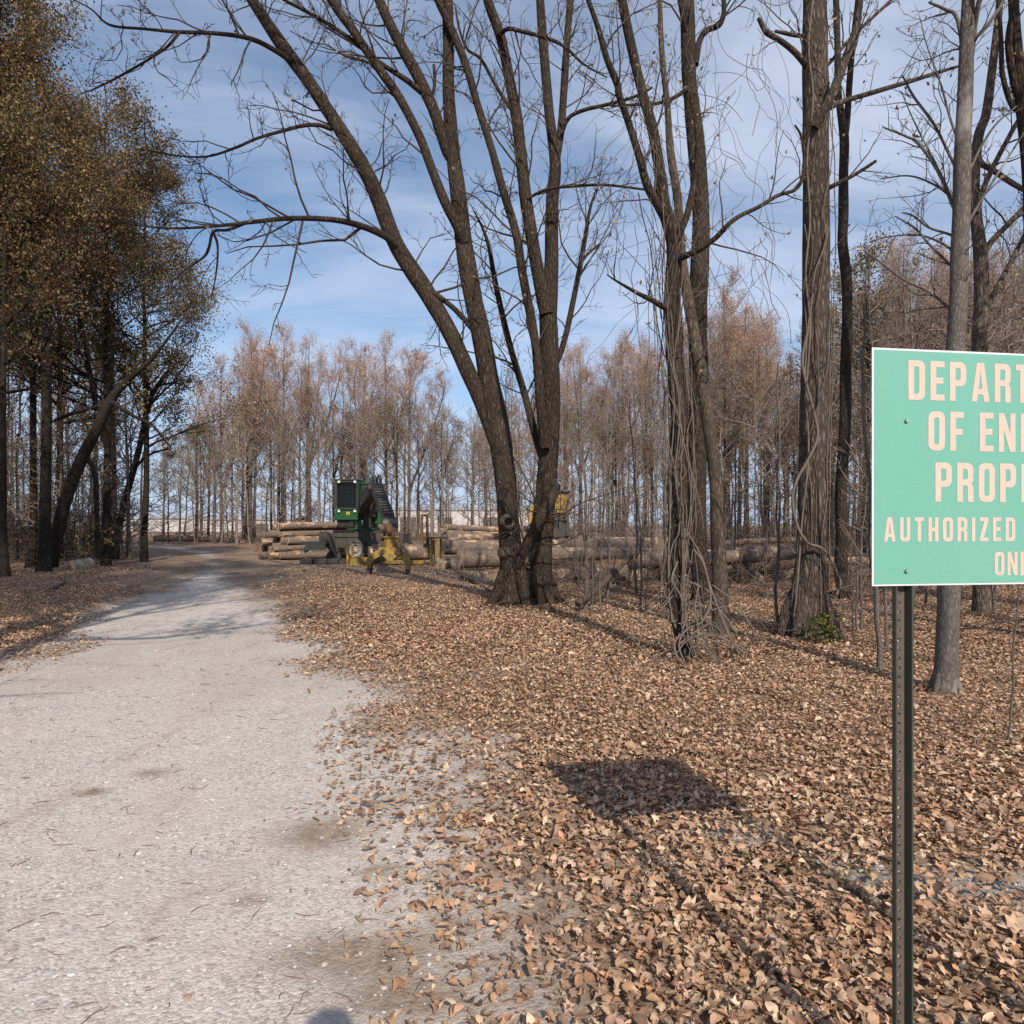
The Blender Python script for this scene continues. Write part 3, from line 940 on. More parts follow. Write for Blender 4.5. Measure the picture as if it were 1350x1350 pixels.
def hand_tree(name, label, group, Y, bmat, trunks, limbs, seed, twig_n=1.0, twig_L=1.6, levels=3, leafn=0, leafpal=TANL, tmat=None, leaf_size=.08, twig_r=.0048):
    rng = np.random.default_rng(seed)
    p0, _ = limb(trunks[0], Y)
    base = p0[0].copy(); base[2] = float(ground_h(base[:1], base[1:2])[0])
    e = empty(name, tuple(base))
    tag(e, label, 'tree', group)
    tw = Tubes(); tips = []
    for i, c in enumerate(trunks):
        pts, rad = limb(c, Y)
        pts = pts - base
        h = np.clip(pts[:, 2], 0, None)
        rad = rad * (1 + .22 * np.exp(-h / .28))
        if pts[0, 2] < .3:
            pts = np.vstack([pts[0] - [0, 0, .45], pts]); rad = np.concatenate([[rad[0] * 1.25], rad])
        tb = Tubes(); tb.add(pts, rad, 22, .11, seed + i, True)
        if Y < 16 and pts[0, 2] < 0:      # root spurs running out into the soil
            rb = rad[2]; na = int(rng.integers(5, 8))
            for q in range(na):
                a = 6.283 * (q + rng.uniform(-.3, .3)) / na; L_ = rb * rng.uniform(.8, 1.5); ca, sa_ = math.cos(a), math.sin(a)
                c0 = np.interp(.3, pts[1:8, 2], pts[1:8, 0]), np.interp(.3, pts[1:8, 2], pts[1:8, 1])
                rp = np.array([(c0[0] + ca * rb * .45, c0[1] + sa_ * rb * .45, rb * 1.5), (c0[0] + ca * rb * .85, c0[1] + sa_ * rb * .85, rb * .55), (c0[0] + ca * (rb * .6 + L_ * .5), c0[1] + sa_ * (rb * .6 + L_ * .5), .01), (c0[0] + ca * (rb * .6 + L_), c0[1] + sa_ * (rb * .6 + L_), -.06)])
                rp = catmull(rp, 4); tb.add(rp, np.linspace(rb * .30, rb * .08, len(rp)), 10, .1, q)
        mesh_obj('trunk', tb.mesh('trunk'), [bmat], e)
        sprout(rng, tw, tips, pts, rad, int(twig_n * plen(pts) * .5), twig_L * .6, levels - 1, t0=.35, rmin=twig_r)
    for i, c in enumerate(limbs):
        pts, rad = limb(c, Y)
        pts = pts - base
        big = rad.max() > .05
        ex = pts[-1] + (pts[-1] - pts[-2]) / (np.linalg.norm(pts[-1] - pts[-2]) + 1e-9) * rad[-1] * .5
        tb = Tubes(); tb.add(np.vstack([pts, ex]), np.append(rad, rad[-1] * .1), 14 if big else 8, .09, seed + 50 + i)
        mesh_obj('limb', tb.mesh('limb'), [bmat], e)
        sprout(rng, tw, tips, pts, rad, max(3, int(twig_n * plen(pts) * 1.25)), twig_L * (1 if big else .62), levels if big else levels - 1, t0=.12, rmin=twig_r)
    lf = None
    if leafn:
        T = np.array(tips); T = T[rng.choice(len(T), min(leafn, len(T)), replace=False)]
        lf = leaves_at(rng, T, 1, .04, leaf_size, leafpal, droop=-1.2)
    mesh_obj('crown', crown_mesh('crown', tw, lf), [tmat or M['twig'], M['leaf_tree']], e)
    return e, base


A_TR = [[(681, 812, 52), (680, 790, 42), (678, 770, 37), (673, 720, 30), (670, 690, 28), (668, 650, 28), (663, 600, 29), (655, 555, 31), (646, 510, 28), (640, 470, 26), (634, 440, 25), (625, 400, 24), (613, 333, 23), (603, 250, 21), (597, 200, 18), (592, 130, 16), (591, 67, 15), (590, 0, 14), (588, -80, 11), (584, -200, 6)],
        [(713, 806, 40, .3), (713, 786, 34, .3), (713, 765, 30, .35), (714, 720, 29, .4), (717, 680, 29, .4), (720, 640, 27, .4), (723, 600, 27, .4), (725, 550, 27, .4), (725, 500, 26, .4), (724, 450, 25, .4), (723, 405, 24, .4), (727, 350, 19, .4), (728, 267, 17, .4), (732, 217, 15, .4), (724, 150, 13, .4), (717, 67, 12, .4), (712, 0, 11, .4), (706, -120, 7, .4)]]
A_LB = [[(657, 590, 22), (638, 535, 22), (617, 490, 22), (594, 440, 22), (562, 385, 22), (524, 325, 22), (500, 265, 21), (480, 222, 20), (440, 158, 18), (405, 105, 17), (372, 60, 17), (345, 20, 15), (318, -25, 14), (270, -120, 10), (230, -210, 6)],
        [(598, 212, 15), (590, 200, 15), (582, 177, 15), (573, 150, 15), (564, 128, 15), (547, 93, 15), (523, 50, 14), (500, 0, 13), (470, -80, 10), (450, -180, 6)],
        [(612, 320, 14, -.1), (604, 300, 14, -.2), (587, 267, 13, -.3), (567, 217, 12, -.3), (553, 180, 12, -.3), (527, 130, 12, -.4), (497, 87, 12, -.5), (467, 43, 11, -.6), (437, 0, 11, -.7), (400, -70, 8, -.9)],
        [(556, 122, 8), (535, 105, 7, -.2), (500, 82, 6, -.3), (467, 55, 5.5, -.5), (430, 30, 5, -.6), (400, 13, 4.5, -.8), (372, -2, 4, -.9), (330, -30, 3, -1.1)],
        [(721, 415, 19, .3), (714, 385, 18, .3), (702, 317, 17, .2), (693, 260, 16, .1), (687, 207, 15, .1), (682, 160, 15, .1), (674, 117, 14, .1), (660, 50, 13, .1), (643, 0, 12, 0), (620, -90, 8, 0)],
        [(719, 590, 15, .1), (712, 520, 13, -.1), (705, 447, 12, -.2), (690, 367, 12, -.2), (680, 307, 11, -.2), (660, 240, 11, -.2), (647, 193, 10, -.2), (630, 140, 10, -.2), (613, 83, 10, -.2), (590, 27, 10, -.2), (577, 0, 9, -.2), (550, -70, 6, -.2)],
        [(714, 600, 11, .8), (705, 570, 10, .9), (690, 515, 9, 1), (670, 447, 8.5, 1), (653, 373, 7, 1), (645, 327, 5.5, 1), (636, 300, 3.5, 1), (625, 278, 1.6, .9)],
        [(733, 217, 10, .4), (740, 167, 10, .4), (744, 110, 10, .4), (747, 60, 9, .4), (752, 0, 9, .4), (760, -90, 6, .4)],
        [(742, 172, 5, .2), (750, 155, 5, .1), (770, 145, 5, 0), (800, 138, 4.5, -.1), (835, 128, 4, -.3), (860, 115, 3, -.5)],
        [(676, 756, 17, -.1), (686, 735, 16.5, -.25), (698, 712, 16, -.3), (712, 684, 15, -.25), (724, 662, 14, -.05), (731, 648, 13, .2), (734, 640, 10, .35)],
        [(524, 325, 10, -.1), (505, 310, 9, -.4), (470, 296, 8, -.9), (432, 289, 7, -1.4), (380, 288, 6, -2), (330, 293, 5, -2.5), (285, 298, 4, -3), (235, 301, 3, -3.5), (185, 298, 2.2, -3.9), (140, 291, 1.6, -4.2), (95, 294, 1, -4.5)],
        [(325, 293, 5, -2.5), (300, 303, 4, -2.7), (281, 306, 4, -2.8), (272, 335, 3.5, -2.9), (245, 355, 2.5, -3.1), (225, 372, 1.5, -3.2)],
        [(281, 306, 4, -2.8), (287, 325, 3.2, -2.8), (285, 360, 2.2, -2.8), (278, 395, 1.2, -2.8)],
        [(437, 170, 6.5, 0), (420, 165, 5.5, -.3), (398, 166, 5, -.7), (375, 172, 4.5, -1), (340, 182, 3.8, -1.4), (310, 195, 3.4, -1.8), (275, 206, 2.8, -2.1), (240, 206, 2.3, -2.3), (205, 200, 2, -2.5), (193, 193, 1.5, -2.6), (190, 150, .9, -2.6)],
        [(388, 85, 7, 0), (365, 68, 6.5, -.4), (330, 51, 6, -.9), (285, 44, 5, -1.4), (235, 42, 4.5, -1.9), (190, 38, 3.5, -2.3), (145, 33, 3, -2.7), (120, 12, 2, -2.9), (90, -4, 1.5, -3.1)],
        [(236, 43, 4, -1.9), (220, 62, 3.5, -2), (190, 82, 3.2, -2.2), (155, 102, 3, -2.4), (125, 117, 2.2, -2.6), (105, 124, 1.4, -2.8)],
        [(552, 370, 8, 0), (575, 388, 7, -.1), (602, 410, 7, -.05), (630, 442, 8, 0)],
        [(721, 500, 7, .7), (735, 475, 8, .8), (745, 445, 8, .9), (755, 400, 7.5, 1), (765, 350, 7, 1), (772, 310, 6, 1), (778, 275, 4, 1), (786, 250, 2, 1)],
        [(767, 345, 4, 1), (775, 335, 3.5, 1.1), (790, 322, 3, 1.2)],
        [(562, 134, 5), (571, 122, 4.5), (573, 105, 4.5), (572, 85, 4)],
        [(695, 262, 4, 0), (720, 250, 4, -.2), (760, 245, 4, -.4), (800, 244, 3.5, -.6), (850, 250, 3, -.8)],
        [(679, 150, 5.5, .1), (666, 133, 5, .05), (652, 110, 4.5, 0), (634, 78, 4, -.1), (616, 65, 3.5, -.2), (606, 40, 3, -.3), (600, 10, 2.5, -.3)],
        [(657, 47, 6, .05), (670, 38, 5.5, -.3), (690, 42, 5, -.4), (720, 50, 5, -.6), (745, 62, 4, -.8), (770, 85, 3, -1), (800, 102, 1.5, -1.2)]]
treeA, baseA = hand_tree('forked_tree', 'large bare tree with two fused furrowed trunks and many forking stems beside the landing', None, 13.5, M['bark'], A_TR, A_LB, 21, 3.1, 2.3, 3, 420, np.array([(.36, .24, .15), (.30, .17, .11), (.4, .3, .17)]))
# knot on the trunk; a flat black disc carries the shade of its hole
k = at(670, 688, 13.06) - baseA
s = Solid(); s.lathe(k, (0.1, -1, 0), [(-.06, .16), (.0, .15), (.03, .115), (.035, .085), (.0, .07), (-.05, .06)], 18)
s.build('knot', M['bark_big'], treeA, smooth=True)
s = Solid(); s.lathe(k, (0.1, -1, 0), [(.004, .0), (.004, .074)], 18)
t = NT('knot shade black'); M['black'] = t.finish((.012, .01, .008), .95, 0, .05)
s.build('knot_shade_disc', M['black'], treeA)
k = at(664, 728, 13.2) - baseA
s = Solid(); s.lathe(k + np.array([.02, .15, -.02]), (-.55, -.8, .1), [(0, .14), (.08, .115), (.12, .10), (.15, .07), (.155, .0)], 16)
s.build('burl', M['bark_big'], treeA, smooth=True)

B_TR = [[(907, 884, 20), (903, 868, 17), (896, 832, 17), (889, 792, 18), (890, 730, 21), (896, 665, 22), (895, 600, 24), (896, 546, 24), (893, 500, 24), (889, 448, 24), (886, 387, 21), (889, 330, 20), (884, 300, 19), (875, 270, 17), (869, 220, 15), (860, 170, 14), (849, 130, 13), (837, 81, 12.5), (820, 0, 12), (805, -90, 8), (795, -180, 5)]]
B_LB = [[(886, 318, 13), (880, 296, 12), (870, 275, 12, -.1), (853, 244, 11, -.2), (842, 205, 10, -.3), (829, 163, 9, -.3), (816, 125, 9, -.4), (814, 112, 9, -.4), (800, 77, 8, -.5), (788, 35, 7, -.6), (772, -10, 6, -.7), (750, -80, 4, -.9)],
        [(889, 330, 9), (897, 306, 9, -.1), (907, 280, 9, -.1), (915, 240, 8, -.1), (920, 200, 7, -.1), (917, 160, 5.5, 0), (910, 120, 4, .1)],
        [(887, 400, 10), (876, 405, 8, -.2), (862, 397, 7, -.3), (838, 385, 5, -.5), (812, 370, 3, -.8), (800, 362, 1.5, -.9)],
        [(897, 340, 9, -.1), (920, 330, 8, -.3), (943, 314, 7, -.4), (958, 298, 6.5, -.5), (975, 285, 6, -.5), (1000, 273, 5.5, -.5), (1025, 258, 5, -.4), (1052, 247, 4.5, -.2), (1060, 215, 4, 0), (1056, 180, 3, 0), (1048, 165, 2.5, 0)]]
treeB, baseB = hand_tree('vine_covered_tree', 'bare tree draped with hanging grey vines, its dark trunk leaning among tangled roots', None, 8.15, M['bark_vine'], B_TR, B_LB, 22, 3.8, 1.45, 3, 200, TANL, None, .055, .003)
B2_TR = [[(930, 796, 26), (922, 740, 24), (918, 680, 24), (919, 610, 24), (922, 530, 25), (920, 407, 24), (923, 345, 23), (924, 285, 23), (921, 230, 22), (917, 183, 22), (911, 130, 20), (908, 81, 19), (906, 0, 18), (904, -110, 14), (900, -260, 8)]]
B2_LB = [[(917, 85, 8), (922, 55, 8, .1), (932, 40, 7.5, .1), (948, 33, 7, .1), (954, 18, 6.5, .1), (954, 0, 6, .1), (950, -40, 4, .1)],
         [(908, 115, 6, -.1), (890, 128, 5, -.3), (868, 136, 4.5, -.5), (840, 138, 4, -.7), (805, 140, 3, -.9)],
         [(915, 60, 7), (905, 40, 7, -.1), (900, 20, 6.5, -.2), (893, -15, 6, -.3)]]
hand_tree('straight_tree', 'straight dark bare trunk standing close behind the vine covered tree', None, 14, M['bark_vine'], B2_TR, B2_LB, 23, 2.8, 2.1, 3, 140)
B3_TR = [[(951, 842, 22), (950, 800, 20), (948, 740, 19), (946, 690, 18), (944, 640, 17), (940, 600, 16.5), (934, 560, 16), (927, 510, 16), (917, 450, 15), (908, 400, 14.5), (900, 350, 14), (897, 315, 12), (893, 260, 11), (884, 200, 10), (880, 140, 8), (872, 60, 7), (868, -60, 5)]]
hand_tree('leaning_tree', 'slender trunk leaning across in front of the straight dark trunk, mossy at its foot', None, 9.9, bark_mat('mossy bark', (.085, .066, .05), (.22, .17, .13), 1.3, (.09, .075, .03), .7, .015), B3_TR, [], 24, 2.2, 1.2, 3, 60, TANL, None, .06, .0032)
C_TR = [[(1062, 852, 62), (1063, 832, 52), (1065, 795, 45), (1068, 750, 40), (1070, 700, 37), (1071, 640, 35), (1072, 580, 34), (1074, 500, 34), (1075, 400, 34), (1076, 300, 33.5), (1076, 220, 33), (1076, 150, 32), (1075, 80, 31), (1074, 0, 30), (1073, -120, 24), (1072, -300, 14)]]
C_LB = [[(1066, 92, 8), (1058, 80, 8, -.1), (1045, 66, 7.5, -.2), (1028, 53, 7, -.3), (1011, 43, 7, -.4), (1005, 34, 6, -.4), (1000, 24, 5, -.45)],
        [(1062, 48, 5), (1045, 46, 5, -.1), (1022, 41, 4, -.2)],
        [(1073, 168, 13, -.3), (1081, 152, 12.5, -.35), (1094, 132, 12, -.4), (1103, 110, 11.5, -.4), (1112, 85, 11, -.4), (1121, 60, 10, -.4), (1129, 35, 9, -.4), (1134, 0, 8, -.4), (1142, -60, 6, -.4)],
        [(1085, 148, 8), (1105, 136, 7, .2), (1150, 122, 6.5, .4), (1180, 113, 6, .6), (1207, 105, 5.5, .8), (1235, 96, 4.5, 1), (1262, 88, 3.5, 1.2)],
        [(1088, 250, 7), (1098, 245, 6, -.1), (1120, 234, 5, -.2), (1140, 222, 4.5, -.3), (1155, 212, 4, -.4)],
        [(1082, 95, 6), (1098, 78, 5, .1), (1120, 52, 5, .2), (1145, 28, 4.5, .3), (1172, 3, 4, .4), (1200, -25, 3, .5)]]
treeC, baseC = hand_tree('ridged_trunk_tree', 'thick straight tree with grey ridged bark and a pale vine twisting up it', None, 9.8, M['bark_big'], C_TR, C_LB, 25, 2.1, 1.6, 3, 120, TANL, None, .06, .0032)
D_TR = [[(1107, 803, 22), (1108, 760, 17), (1110, 700, 16), (1109, 640, 15), (1114, 560, 14.5), (1115, 480, 14), (1117, 420, 13.5), (1116, 367, 13), (1111, 320, 12.5), (1112, 285, 12.5), (1112, 230, 12), (1113, 183, 11.5), (1108, 145, 9), (1105, 122, 8.5), (1104, 60, 8), (1102, 0, 7.5), (1099, -110, 5)]]
D_LB = [[(1113, 185, 9, .1), (1117, 155, 8.5, .1), (1120, 110, 8, .1), (1124, 61, 7.5, .1), (1130, 10, 7, .1), (1138, -80, 5, .1)]]
hand_tree('slim_twin_tree', 'slim sinuous trunk close beside the thick ridged tree, forking high up', None, 14.8, M['bark_vine'], D_TR, D_LB, 26, 1.7, 1.5, 3, 90)
E_TR = [[(1246, 922, 31), (1246, 905, 27), (1248, 860, 26), (1250, 800, 26), (1252, 740, 27), (1254, 650, 25.5), (1256, 560, 24.5), (1259, 470, 23), (1263, 400, 22), (1265, 340, 21.5), (1268, 280, 21), (1269, 220, 20.5), (1271, 160, 19), (1273, 110, 18), (1275, 50, 17), (1277, -10, 15), (1281, -120, 11), (1284, -260, 6)]]
E_LB = [[(1272, 118, 8), (1279, 85, 7.5), (1284, 40, 7), (1290, 5, 6, -.1), (1300, -40, 5, -.2)],
        [(1278, 55, 6, .1), (1298, 38, 5, .2), (1318, 10, 4.5, .3), (1330, -15, 4, .4)],
        [(1272, 90, 4.5, .1), (1262, 25, 4.5, .3), (1245, 12, 4, .4), (1225, 3, 3, .5)],
        [(1268, 300, 5, .0), (1255, 268, 4.5, .1), (1238, 228, 4.2, .2), (1212, 190, 4, .4), (1195, 180, 3, .5), (1165, 168, 2, .6)],
        [(1269, 240, 4.2, .0), (1256, 213, 3.6, .2), (1232, 165, 3.4, .4), (1205, 128, 3, .6), (1190, 100, 2, .7)],
        [(1267, 325, 4.2, .0), (1256, 311, 3.5, .1), (1225, 300, 3, .2), (1205, 285, 2.6, .3), (1190, 280, 1.8, .4)],
        [(1265, 362, 4, .0), (1254, 351, 3.2, .1), (1228, 325, 3, .2), (1205, 300, 2.4, .3), (1180, 285, 1.5, .4)],
        [(1263, 416, 4, .0), (1252, 407, 3.4, .1), (1225, 385, 3.2, .2), (1190, 368, 3, .3), (1160, 345, 2.4, .4), (1132, 325, 1.6, .5)],
        [(1268, 285, 4, .1), (1250, 250, 3.4, .3), (1228, 205, 2.6, .5), (1205, 160, 1.8, .7), (1188, 120, 1, .8)],
        [(1266, 340, 4, .1), (1244, 322, 3.2, .4), (1212, 310, 2.4, .7), (1172, 312, 1.4, .9), (1150, 318, 1, 1)],
        [(1270, 200, 3.6, .1), (1254, 160, 3, .3), (1240, 110, 2.4, .5), (1222, 60, 1.6, .7), (1212, 20, 1, .8)],
        [(1265, 270, 3.6, .1), (1236, 246, 2.8, .4), (1200, 232, 2.2, .6), (1160, 236, 1.4, .8)],
        [(1272, 240, 4, .1), (1290, 200, 3.4, .3), (1312, 165, 2.6, .4), (1340, 140, 1.8, .5)],
        [(1268, 310, 4, .1), (1290, 270, 3.6, .2), (1318, 225, 3, .3), (1350, 175, 2, .4)]]
hand_tree('smooth_grey_tree', 'smooth pale grey trunk standing behind the green sign', None, 6.5, M['bark_pale'], E_TR, E_LB, 27, 5.0, 1.15, 3, 40, np.array([(.40, .2, .11), (.3, .16, .1)]), None, .06, .0026)
F_TR = [[(1296, 800, 22), (1296, 720, 20), (1295, 600, 19), (1293, 500, 18), (1291, 450, 17.5), (1294, 400, 17), (1293, 340, 16), (1287, 290, 14), (1284, 240, 13), (1290, 180, 12), (1300, 150, 11), (1307, 100, 10), (1313, 50, 9), (1318, 0, 8), (1322, -100, 5)]]
F_LB = [[(1296, 335, 8), (1310, 315, 7.5), (1330, 295, 7), (1352, 272, 6), (1390, 240, 4)],
        [(1300, 405, 7, .2), (1318, 372, 6.5, .3), (1338, 335, 6, .4), (1365, 280, 5, .5), (1400, 200, 3, .5)],
        [(1287, 280, 8, -.1), (1300, 240, 7, -.2), (1325, 190, 6, -.3), (1350, 148, 6, -.4), (1390, 100, 4, -.5)],
        [(1290, 215, 7, .1), (1310, 225, 7, 0), (1332, 240, 7, -.1), (1360, 256, 6, -.2)]]
hand_tree('twisting_tree', 'twisting brown bare tree close behind the smooth grey trunk', None, 12.5, M['bark_far'], F_TR, F_LB, 28, 2.6, 1.9, 3, 70)
G_TR = [[(1372, 830, 26), (1370, 700, 23), (1366, 500, 20), (1362, 350, 18), (1358, 230, 17), (1347, 130, 15), (1340, 60, 13), (1336, 0, 12), (1330, -120, 8)]]
G_LB = [[(1350, 140, 9), (1338, 112, 9), (1330, 60, 8.5), (1335, 20, 8), (1345, -20, 6)], [(1356, 150, 7), (1335, 140, 6.5), (1322, 100, 6), (1320, 60, 5.5), (1318, 20, 5)]]
hand_tree('dark_edge_tree', 'dark bare tree at the picture edge beyond the sign', None, 11, M['bark'], G_TR, G_LB, 29, 1.2, 1.5, 3, 40)
H_TR = [[(64, 748, 18), (70, 724, 16), (86, 661, 15), (104, 613, 14.5), (127, 566, 13), (148, 524, 11), (172, 498, 8), (193, 480, 6), (215, 455, 4), (240, 420, 1.5)]]
H_LB = [[(150, 522, 8), (130, 535, 5, .3), (95, 545, 4.5, .6), (60, 560, 3.5, 1)], [(112, 600, 6), (125, 625, 6, .2), (128, 680, 6, .4), (131, 735, 7, .4)], [(148, 530, 6, -.1), (175, 548, 4.5, -.2), (200, 560, 3.5, -.3), (225, 590, 2, -.4)]]
hand_tree('dark_leaning_tree', 'dark trunk leaning strongly towards the road over the pale cut logs', None, 24.5, M['bark_dark'], H_TR, H_LB, 30, .9, 2.0, 3, 900, OAK, None, .13, .006)
I_TR = [[(151, 733, 10), (156, 700, 9), (163, 667, 8.5), (172, 635, 8), (181, 601, 7.5), (189, 565, 7), (195, 533, 6.5), (207, 510, 6), (220, 492, 4), (236, 475, 1.5)]]
I_LB = [[(170, 640, 4), (180, 615, 3.5), (200, 598, 3, -.2), (222, 592, 2, -.4)], [(202, 520, 4), (190, 500, 3.5), (170, 480, 3)], [(210, 508, 3.5), (225, 505, 3, -.2), (240, 500, 2, -.4)]]
hand_tree('thin_leaning_tree', 'thin dark trunk curving over the road where the leafy wood ends', None, 33, M['bark_dark'], I_TR, I_LB, 31, 1.0, 2.2, 3, 700, np.vstack([OAK, RUSSET]), None, .14, .007)
for i, (px, w, Y, top, lab) in enumerate([(58, 14.5, 23.5, 330, 'stout upright dark trunk rising behind the leaning trunk by the cut logs'), (40, 9.5, 26, 300, 'upright dark trunk next to the stout one in the roadside wood'), (140, 8.5, 30, 380, 'slim straight dark trunk between the two leaning trunks'), (152, 7, 36, 400, 'slimmest straight trunk between the two leaning trunks'), (8, 9, 21, 300, 'dark trunk at the very edge of the picture beside the road')]):
    yb = HY + CH * FPX / Y
    tr = [[(px, yb, w * 1.2)] + [(px + 4 * math.sin(q * 2 + i), yb - (yb - top) * q, w * (1 - .45 * q)) for q in (.1, .25, .45, .65, .85, 1)]]
    hand_tree('dark_trunk_tree', lab, 'dark trunks of the roadside wood', Y, M['bark_dark'], tr, [], 40 + i, 2.0, 3.2, 3, 500, OAK, None, .13, .007)

# ------------------------------------------------------------------ vines
def vine_thing(name, label, seed, tb_specs, mats):
    e = None
    tb = Tubes()
    for s in tb_specs: tb.add(*s)
    o = mesh_obj(name, tb.mesh(name), [mats])
    tag(o, label, 'vine')
    return o


rng = np.random.default_rng(90)
Bp, Br = limb(B_TR[0], 8.15)


def climb(host, hrad, z0, z1, n, amp, rad, sides=5, ph=None, out=1.1, turns=.6):
    """a strand winding up a host trunk"""
    o = np.argsort(host[:, 2]); hz = host[o, 2]
    z = np.linspace(z0, z1, n); ph = rng.uniform(0, 6.28) if ph is None else ph
    a = ph + turns * (z - z0) + np.cumsum(rng.normal(0, .22, n))
    r = np.interp(z, hz, hrad[o]) * out + np.abs(np.cumsum(rng.normal(0, amp, n))) * .6
    x = np.interp(z, hz, host[o, 0]) + r * np.cos(a); y = np.interp(z, hz, host[o, 1]) + r * np.sin(a)
    return catmull(np.stack([x, y, z], 1), 3)


spec = []
for i in range(11):
    z0 = rng.uniform(-.02, .9); z1 = rng.uniform(2.2, 6.5); n = 16
    p = climb(Bp, Br, z0, z1, n, .02, .01, ph=rng.uniform(2.6, 6.6), turns=rng.normal(0, .25), out=rng.uniform(1.05, 1.6))
    r0 = rng.uniform(.004, .0125)
    spec.append((p, np.linspace(r0, r0 * .4, len(p)) * (1 + .3 * (vnoise(np.arange(len(p)) * .7, 0 * np.arange(len(p)) + i, 5) - .5)), 6))
    for _ in range(5):
        q = p[rng.integers(3, len(p))]; tw_ = wander(rng, q, rdir(rng, np.array([0, 0, 1.]), rng.uniform(.5, 1.6)), rng.uniform(.15, .6), 6, .35, -.02); spec.append((tw_, np.linspace(.003, .0012, 6), 4))
spec2 = list(spec)
vine_thing('climbing_vine', 'thick bundle of pale vines climbing the leaning vine covered trunk', 1, spec2, M['vine'])
spec = []
for i in range(18):     # strands hanging free beside the trunk
    top = at(rng.normal(868, 26), rng.uniform(160, 420), 8.15 + rng.normal(0, .35))
    bot = at(rng.normal(884, 20), rng.uniform(560, 850), 8.15 + rng.normal(-.1, .3))
    n = 12; q = np.linspace(0, 1, n)[:, None]
    p = top * (1 - q) + bot * q + np.cumsum(rng.normal(0, .03, (n, 3)), 0) * np.array([1, 1, .2]) * np.sin(q * np.pi) ** .5
    r0 = rng.uniform(.003, .008)
    spec.append((catmull(p, 3), r0, 5))
for i in range(110):     # thin wiry tendrils filling the upper crown
    p0 = at(rng.uniform(800, 1010), rng.uniform(-40, 380), 8.3 + rng.normal(0, .5))
    d = np.array([rng.normal(0, .5), rng.normal(0, .3), -1.]); L = rng.uniform(.6, 2.4)
    p = wander(rng, p0, d / np.linalg.norm(d), L, 12, .28, -.08)
    spec.append((catmull(p, 2), rng.uniform(.002, .004), 4))
vine_thing('hanging_vine', 'loose strands of vine hanging straight down beside the vine covered trunk', 2, spec, M['vine'])
spec = []
for i in range(34):     # loops and roots sprawling around the foot
    c = at(905 + rng.normal(0, 12), 870, 8.1); c[2] = 0
    a = rng.uniform(-2.9, .7); rr = rng.uniform(.2, .95)
    hgt_ = rng.uniform(.15, .75)
    s0 = c + np.array([rng.normal(0, .08), rng.normal(-.06, .08), rng.uniform(.1, 1.1)])
    mid = c + np.array([math.cos(a) * rr * .7, math.sin(a) * rr * .5, hgt_]); m2 = c + np.array([math.cos(a) * rr, math.sin(a) * rr * .7, hgt_ * .55])
    e_ = c + np.array([math.cos(a + .5) * rr * .9, math.sin(a + .5) * rr * .7, .0])
    p = catmull(np.array([s0, (s0 + mid) / 2 + rng.normal(0, .05, 3), mid, m2, e_]), 5)
    r0 = rng.uniform(.004, .010)
    spec.append((p, np.linspace(r0, r0 * .7, len(p)), 6))
big = [[(915, 725), (928, 745), (937, 790), (925, 820), (905, 830), (895, 850), (903, 875)], [(893, 740), (886, 765), (897, 785), (904, 810), (900, 830)], [(905, 700), (925, 735), (935, 770), (950, 810), (965, 845), (982, 862)],
       [(930, 842), (955, 850), (972, 862), (962, 880), (945, 876), (930, 868)], [(915, 842), (940, 838), (970, 850), (984, 860), (980, 878)], [(897, 836), (889, 850), (894, 868), (908, 882)], [(910, 834), (925, 848), (945, 872), (955, 884)]]
for b in big:
    p = catmull(np.array([at(x, y, 7.95 - .25 * np.clip((y - 800) / 90, 0, 1) + rng.normal(0, .05)) for x, y in b]), 6)
    p[:, 2] = np.maximum(p[:, 2], .01)
    spec.append((p, np.linspace(.014, .010, len(p)), 7))
vine_thing('vine_tangle', 'looping bare vine stems tangled on the ground at the foot of the vine covered tree', 3, spec, M['vine'])
Cp, Cr = limb(C_TR[0], 9.8)
spec = []
path = [(1066, 430), (1058, 480), (1072, 540), (1078, 575), (1066, 605), (1052, 630), (1045, 655), (1050, 690), (1064, 715), (1082, 722), (1094, 735), (1103, 755), (1108, 770), (1100, 790)]
spec.append((catmull(np.array([at(x, y, 9.48) for x, y in path]), 5), .02, 7))
path = [(1074, -20), (1066, 60), (1072, 130), (1064, 210), (1068, 290), (1062, 360), (1068, 430), (1063, 520), (1066, 600), (1057, 690), (1052, 760), (1045, 830)]
spec.append((catmull(np.array([at(x, y, 9.56) for x, y in path]), 5), .014, 6))
path = [(1094, 297), (1085, 330), (1074, 360), (1070, 400), (1064, 440), (1061, 500)]
spec.append((catmull(np.array([at(x, y, 9.55) for x, y in path]), 5), .012, 6))
for i in range(6):
    p = climb(Cp, Cr, rng.uniform(0, 1), rng.uniform(3, 8.5), 18, .012, .01, ph=rng.uniform(3.0, 6.2), turns=rng.normal(0, .25), out=1.08)
    spec.append((p, rng.uniform(.004, .009), 5))
vine_thing('twisting_vine', 'pale thick vine twisting up the thick ridged trunk', 4, spec, M['vine'])

